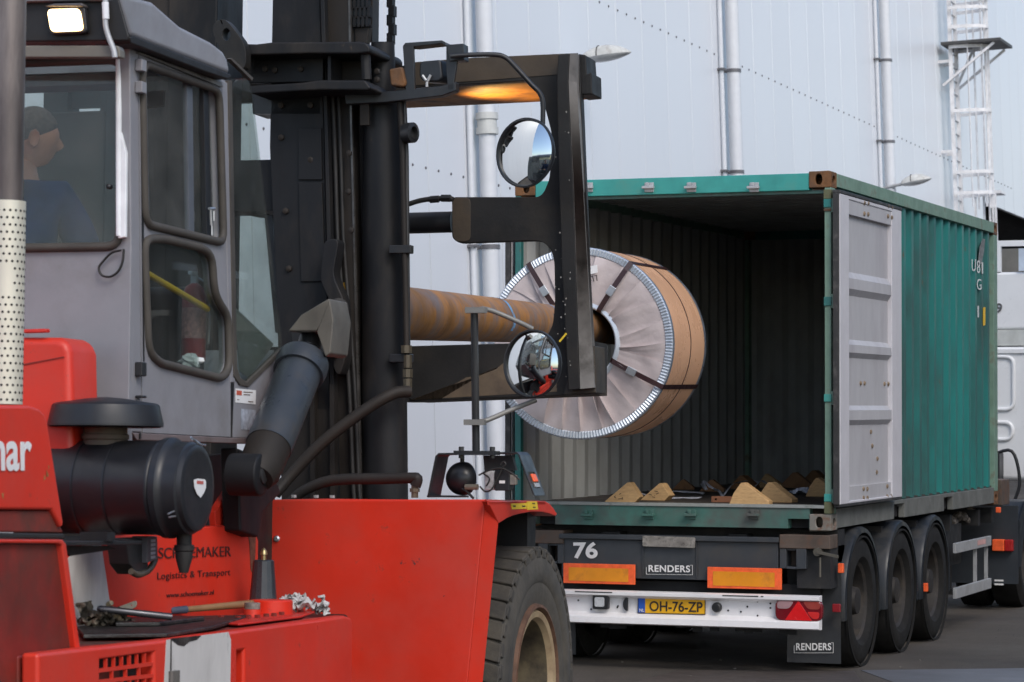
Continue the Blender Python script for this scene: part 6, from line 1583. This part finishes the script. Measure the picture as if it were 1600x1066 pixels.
heap('paper_scrap', [tk(488, 958, .012), tk(512, 956, .01)], m_rag, 'small flat grey rag near the front end of the tank', 'rag', .03, 5)



# ================================================================== STEEL COIL
AX_ = bd; AU = bu; AR = vR                       # axis, up, right in the world
RO, RI, CLN = 150.5 / FPX * ZC, .262, 1.08
CMX = Mat(((AR.x, AX_.x, AU.x, CC.x), (AR.y, AX_.y, AU.y, CC.y), (AR.z, AX_.z, AU.z, CC.z), (0, 0, 0, 1)))
coil = thing('steel_coil', 'wrapped steel coil hanging on the forklift boom before the container', 'coil', matrix=CMX)
m_wrap = mk('tan glossy wrapping', (.80, .47, .285), .3, var=.04, vscale=1.5, dirt=(.70, .39, .22), dscale=2, dlo=.5, dhi=.8, spec=.5, coat=.1)
m_paper = mk('pale crinkled paper', (.50, .435, .43), .55, var=.06, vscale=8, bump=.35, bscale=18)
m_edge = mk('galvanised edge ring', (.55, .60, .66), .42, metal=.6, var=.05)
m_edged = mk('blue grey edge band', (.30, .36, .44), .35, metal=.6)
m_band = mk('dark maroon steel strap', (.035, .014, .016), .4)
S = 96
def ring(prof, nm, m, seg=S, smooth=40, **k): return MB().lathe([(a, r) for (a, r) in prof], (0, 0, 0), (0, 1, 0), seg, caps=False, **k).build(nm, m, coil, smooth=smooth)
ring([(.05, RO - .004), (CLN - .05, RO - .004)], 'outer_wrap', m_wrap, 128)
ring([(.06, RO - .003), (.012, RO), (0, RO - .006)], 'edge_band', m_edged, 128)
ring([(CLN - .06, RO - .003), (CLN - .012, RO), (CLN, RO - .006), (CLN, RI)], 'edge_band', m_edged, 128)
ring([(.0, RI), (CLN, RI)], 'bore', mk('dark bore', (.03, .03, .032), .6), 64)
ring([(.03, RI + .035), (-.006, RI + .03), (-.012, RI + .005), (-.006, RI - .004), (.05, RI - .006)], 'bore_ring', m_edge, 72)
# crimped edge ring: alternating radial pleats
n = 190; g = MB(); rows = []
for i in range(n * 2):
    t = 2 * math.pi * i / (n * 2); up = -.010 if i % 2 else -.001
    er = Vec((math.cos(t), 0, math.sin(t)))
    rows.append([er * (RO - .003) + Vec((0, .002, 0)), er * (RO - .012) + Vec((0, up, 0)), er * (RO - .050) + Vec((0, up, 0)), er * (RO - .058) + Vec((0, .004, 0))])
rows.append(rows[0]); g.sheet(rows); g.build('crimped_ring', m_edge, coil, smooth=0)
# pleated paper face
g = MB(); random.seed(4); npl_ = 23; edges = sorted([(k + random.uniform(-.42, .42)) / npl_ * 2 * math.pi for k in range(npl_)]); edges.append(edges[0] + 2 * math.pi)
rows = []; skk = [random.uniform(-.16, .16) for _ in range(npl_)]
for k in range(npl_):
    t0, t1 = edges[k], edges[k + 1]; nsub = 9; a0 = random.choice((.025, .045, .06, .08)); sk = random.uniform(-.10, .10); lump = [random.uniform(-1, 1) for _ in range(6)]
    pr_ = []
    for j in range(nsub):
        f = j / (nsub - 1); row = []
        for q in range(12):
            s = q / 11; r = RI + .025 + (RO - .056 - RI - .025) * s
            t = t0 + (t1 - t0) * f * 1.07 + skk[k] * (s - .5) * (1 - f) + skk[(k + 1) % npl_] * (s - .5) * f
            lift = a0 * (1 - s * .5) * (f ** 1.6 - .12 * (1 - f))
            wr_ = .005 * math.sin(5 * s * (1 + .3 * lump[0]) + lump[1] * 3 + f * 4 * lump[2]) + .003 * math.sin(11 * s + lump[3] * 5 + 7 * f) * lump[4] + .0015 * math.sin(17 * f + 9 * s * lump[5])
            env = math.sin(math.pi * min(1, s * 1.02)) ** .5
            row.append(Vec((r * math.cos(t), .004 - (lift + wr_) * (.35 + .65 * env), r * math.sin(t))))
        rows.append(row)
rows.append(rows[0]); g.sheet(rows); g.build('paper_face', m_paper, coil, smooth=32)
MB().lathe([(.012, RI + .02), (.012, RO - .06)], (0, 0, 0), (0, 1, 0), 64, caps=False).build('paper_backing', m_paper, coil)
# thin bands round the circumference
ring([(CLN * .52, RO - .003), (CLN * .52, RO), (CLN * .52 + .012, RO), (CLN * .52 + .012, RO - .003)], 'round_band', m_band, 128)
# four radial straps, over the rim and along the outside
for an in (56, -27, 123, 212):
    t = R(an); er = Vec((math.cos(t), 0, math.sin(t))); et = Vec((-math.sin(t), 0, math.cos(t))); hw_ = .018
    pts = [er * (RI - .006) + Vec((0, .3, 0)), er * (RI - .006) + Vec((0, -.012, 0)), er * (RI + .015) + Vec((0, -.045, 0)), er * (RI + .15) + Vec((0, -.058, 0)), er * (RO - .06) + Vec((0, -.035, 0)), er * (RO + .002) + Vec((0, -.012, 0)), er * (RO + .003) + Vec((0, .02, 0)), er * (RO + .002) + Vec((0, CLN + .003, 0)), er * (RO - .1) + Vec((0, CLN + .004, 0))]
    MB().sheet([[p - et * hw_ for p in pts], [p + et * hw_ for p in pts]]).build('steel_strap', m_band, coil, smooth=0)
    c = er * (RI + (RO - RI) * .42) + Vec((0, -.060, 0))
    MB().obox(c, er * .035, Vec((0, .008, 0)), et * .026).build('strap_seal', m_steel, coil, bevel=.004)
# paper label and marker scrawl
def cf(x, y, off=-.062):
    fr_ = Frame(CMX); return fr_.p(x, y, b=off)
MB().prism([cf(917, 417), cf(933, 414), cf(934, 426), cf(917, 430)], (0, .001, 0)).build('paper_label', m_text, coil)
g = MB()
for seg_ in ([(914, 434), (918, 440), (917, 434)], [(921, 433), (924, 439)], [(923, 433), (926, 432), (928, 440)], [(929, 431), (932, 430), (933, 439)], [(914, 455), (917, 454)]): g.tube([cf(x, y, -.066) for (x, y) in seg_], .004, 5)
g.build('marker_scrawl', m_textblack, coil)

# ================================================================== DRIVER
HP = K.p(52, 216, b=FR + .42)                     # head centre in forklift space
per = thing('person', 'man with short cropped hair and navy jacket sitting at the cab controls', 'person', matrix=FM)
face_dir = Vec((.82, .57, -.10)).normalized()      # looks right and ahead
fx = face_dir; fz = Vec((0, 0, 1)); fy = fz.cross(fx).normalized(); fz = fx.cross(fy)
HR = .118                                          # half height of the head
def headpt(th, ph, cut=None):
    """th from crown, ph from the face direction"""
    x, y, z = math.sin(th) * math.cos(ph), math.sin(th) * math.sin(ph), math.cos(th)
    rx, ry, rz = .098, .075, .118
    if x < 0: rx = .100
    p = Vec((x * rx, y * ry, z * rz))
    # jaw narrows, chin forward
    if z < 0:
        p.y *= 1 - .30 * (-z) ** 1.5; p.x *= 1 - .22 * (-z) ** 1.2 if x > 0 else 1 - .45 * (-z)
    def bump(cx, cy, cz, s, a):
        d2 = (x - cx) ** 2 + (y - cy) ** 2 + (z - cz) ** 2; return a * math.exp(-d2 / (2 * s * s))
    p.x += bump(.99, 0, -.18, .11, .026) + bump(1, 0, -.02, .09, .008)            # nose, bridge
    p.x += bump(.93, .33, .16, .16, .007) + bump(.93, -.33, .16, .16, .007)       # brow
    p.x -= bump(.93, .34, .0, .11, .009) + bump(.93, -.34, .0, .11, .009)         # eye sockets
    p.x += bump(.86, 0, -.50, .12, .010) - bump(.92, 0, -.42, .05, .003) + bump(.62, 0, -.80, .2, .016)   # lips, chin
    return p
def world(p): return HP + fx * p.x + fy * p.y + fz * p.z
vs, fs = [], []; RN, SN = 26, 36
for i in range(RN + 1):
    for k in range(SN): vs.append(world(headpt(math.pi * i / RN, 2 * math.pi * k / SN)))
for i in range(RN):
    for k in range(SN): fs.append((i * SN + k, (i + 1) * SN + k, (i + 1) * SN + (k + 1) % SN, i * SN + (k + 1) % SN))
head = MB().add(vs, fs)
for s in (-1, 1):                                 # ears
    rows = []
    c = Vec((-.008, s * .073, -.012))
    for i in range(9):
        a = 2 * math.pi * i / 8
        rows.append([world(c + Vec((math.cos(a) * .020 * q, s * w_, math.sin(a) * .033 * q))) for (q, w_) in ((1.0, 0), (1.15, .012), (1.0, .020), (.75, .014), (.3, .008), (.02, .008))])
    head.sheet(rows)
# body skeleton: sitting, arms forward to the wheel
base = HP
sc_x, top_z = HP.x - .0, HP.z
hip = Vec((HP.x - .10, HP.y - .02, HP.z - .70))
def skin(nodes, links, name, m, sub=2):
    me = bpy.data.meshes.new(name); me.from_pydata([tuple(n[0]) for n in nodes], links, []); me.update()
    o = bpy.data.objects.new(name, me); C.objects.link(o)
    md = o.modifiers.new('skin', 'SKIN'); md.use_smooth_shade = True
    for i, n in enumerate(nodes):
        sv = me.skin_vertices[0].data[i]; r = n[1]; sv.radius = r if isinstance(r, tuple) else (r, r); sv.use_root = (i == 0)
    o.modifiers.new('sub', 'SUBSURF').levels = sub; o.modifiers['sub'].render_levels = sub
    bpy.context.view_layer.update()
    e = bpy.data.meshes.new_from_object(o.evaluated_get(bpy.context.evaluated_depsgraph_get()))
    bpy.data.objects.remove(o)
    e.name = name; e.materials.clear(); e.materials.append(m); e.shade_smooth()
    return e
hx, hy, hz_ = hip
chest = Vec((HP.x - .06, HP.y - .03, HP.z - .34)); neck = Vec((HP.x - .035, HP.y - .03, HP.z - .165)); nk2 = HP + Vec((-.02, -.01, -.07))
shl = {s: Vec((chest.x + s * .19, chest.y - .0 + .03 * s, HP.z - .235)) for s in (-1, 1)}
elb = {s: Vec((chest.x + s * .25, chest.y + .18, HP.z - .50)) for s in (-1, 1)}
wri = {s: Vec((chest.x + s * .16, chest.y + .42, HP.z - .44)) for s in (-1, 1)}
kne = {s: hip + Vec((s * .16, .44, .06)) for s in (-1, 1)}; ank = {s: hip + Vec((s * .15, .52, -.36)) for s in (-1, 1)}; toe = {s: ank[s] + Vec((0, .16, -.05)) for s in (-1, 1)}
def skeleton(k, hands):
    N = [(hip, (.15 * k, .12 * k)), ((hip + chest) / 2, (.14 * k, .11 * k)), (chest, (.16 * k, .115 * k)), (neck, (.062, .062)), (nk2, (.055, .055))]
    E_2 = [(0, 1), (1, 2), (2, 3), (3, 4)]
    for s in (-1, 1):
        i = len(N); N += [(shl[s], .072 * k), (elb[s], .050 * k), (wri[s], .034 * k)]; E_2 += [(2, i), (i, i + 1), (i + 1, i + 2)]
        if hands:
            d = (wri[s] - elb[s]).normalized(); sd_ = d.cross(Vec((0, 0, 1))).normalized()
            palm = wri[s] + d * .07; j = len(N); N.append((palm, (.036, .018))); E_2.append((i + 2, j))
            for q in range(4):
                b_ = palm + d * .035 + sd_ * (q - 1.5) * .019; L_ = (.032, .038, .036, .028)[q]
                m1 = len(N); N += [(b_, .0095), (b_ + d * L_ + Vec((0, 0, -.012)), .009), (b_ + d * L_ * 1.3 + Vec((0, 0, -.04)), .0075)]; E_2 += [(j, m1), (m1, m1 + 1), (m1 + 1, m1 + 2)]
            m1 = len(N); N += [(palm - sd_ * s * .035 + d * .005, .011), (palm - sd_ * s * .05 + d * .035 + Vec((0, 0, -.015)), .009)]; E_2 += [(j, m1), (m1, m1 + 1)]
        i = len(N); N += [(hip + Vec((s * .10, .06, 0)), .085), (kne[s], .062 * k), (ank[s], .042), (toe[s], .035)]; E_2 += [(0, i), (i, i + 1), (i + 1, i + 2), (i + 2, i + 3)]
    return N, E_2
N, E_2 = skeleton(.93, True)
bme = skin(N, E_2, 'person', m_skin)
for v in bme.vertices: pass
bo = MB(); bo.add([v.co for v in bme.vertices], [list(p.vertices) for p in bme.polygons]); bo.add(head.v, head.f)
body = bo.build('body', m_skin, per, smooth=60)
# hair cap: short crop following the skull
vs, fs = [], []
for i in range(15):
    for k in range(SN):
        ph = 2 * math.pi * k / SN; back = .5 - .5 * math.cos(ph)
        lim = R(62) + R(52) * back ** .8
        th = lim * i / 14; q = headpt(th, ph); vs.append(world(q * (1.055 if i < 14 else 1.0) + Vec((0, 0, .002))))
for i in range(14):
    for k in range(SN): fs.append((i * SN + k, (i + 1) * SN + k, (i + 1) * SN + (k + 1) % SN, i * SN + (k + 1) % SN))
MB().add(vs, fs).build('hair', m_hair, per, smooth=80)
NJ, EJ = [], []
NJ = [(hip + Vec((0, 0, .02)), (.17, .135)), ((hip + chest) / 2, (.165, .13)), (chest, (.19, .135)), (neck + Vec((0, 0, -.045)), (.105, .10)), (neck + Vec((0, 0, .005)), (.072, .072))]
EJ = [(0, 1), (1, 2), (2, 3), (3, 4)]
for s in (-1, 1):
    i = len(NJ); NJ += [(shl[s], .088), (elb[s], .064), (wri[s], .045)]; EJ += [(2, i), (i, i + 1), (i + 1, i + 2)]
jm = skin(NJ, EJ, 'jacket', m_navy)
jo = bpy.data.objects.new('jacket', jm); C.objects.link(jo); jo.parent = per
NT = [(hip + Vec((0, 0, -.01)), (.165, .13))]; ET = []
for s in (-1, 1):
    i = len(NT); NT += [(hip + Vec((s * .10, .06, 0)), .10), (kne[s], .078), (ank[s], .058)]; ET += [(0, i), (i, i + 1), (i + 1, i + 2)]
tm = skin(NT, ET, 'trousers', m_trous)
to = bpy.data.objects.new('trousers', tm); C.objects.link(to); to.parent = per
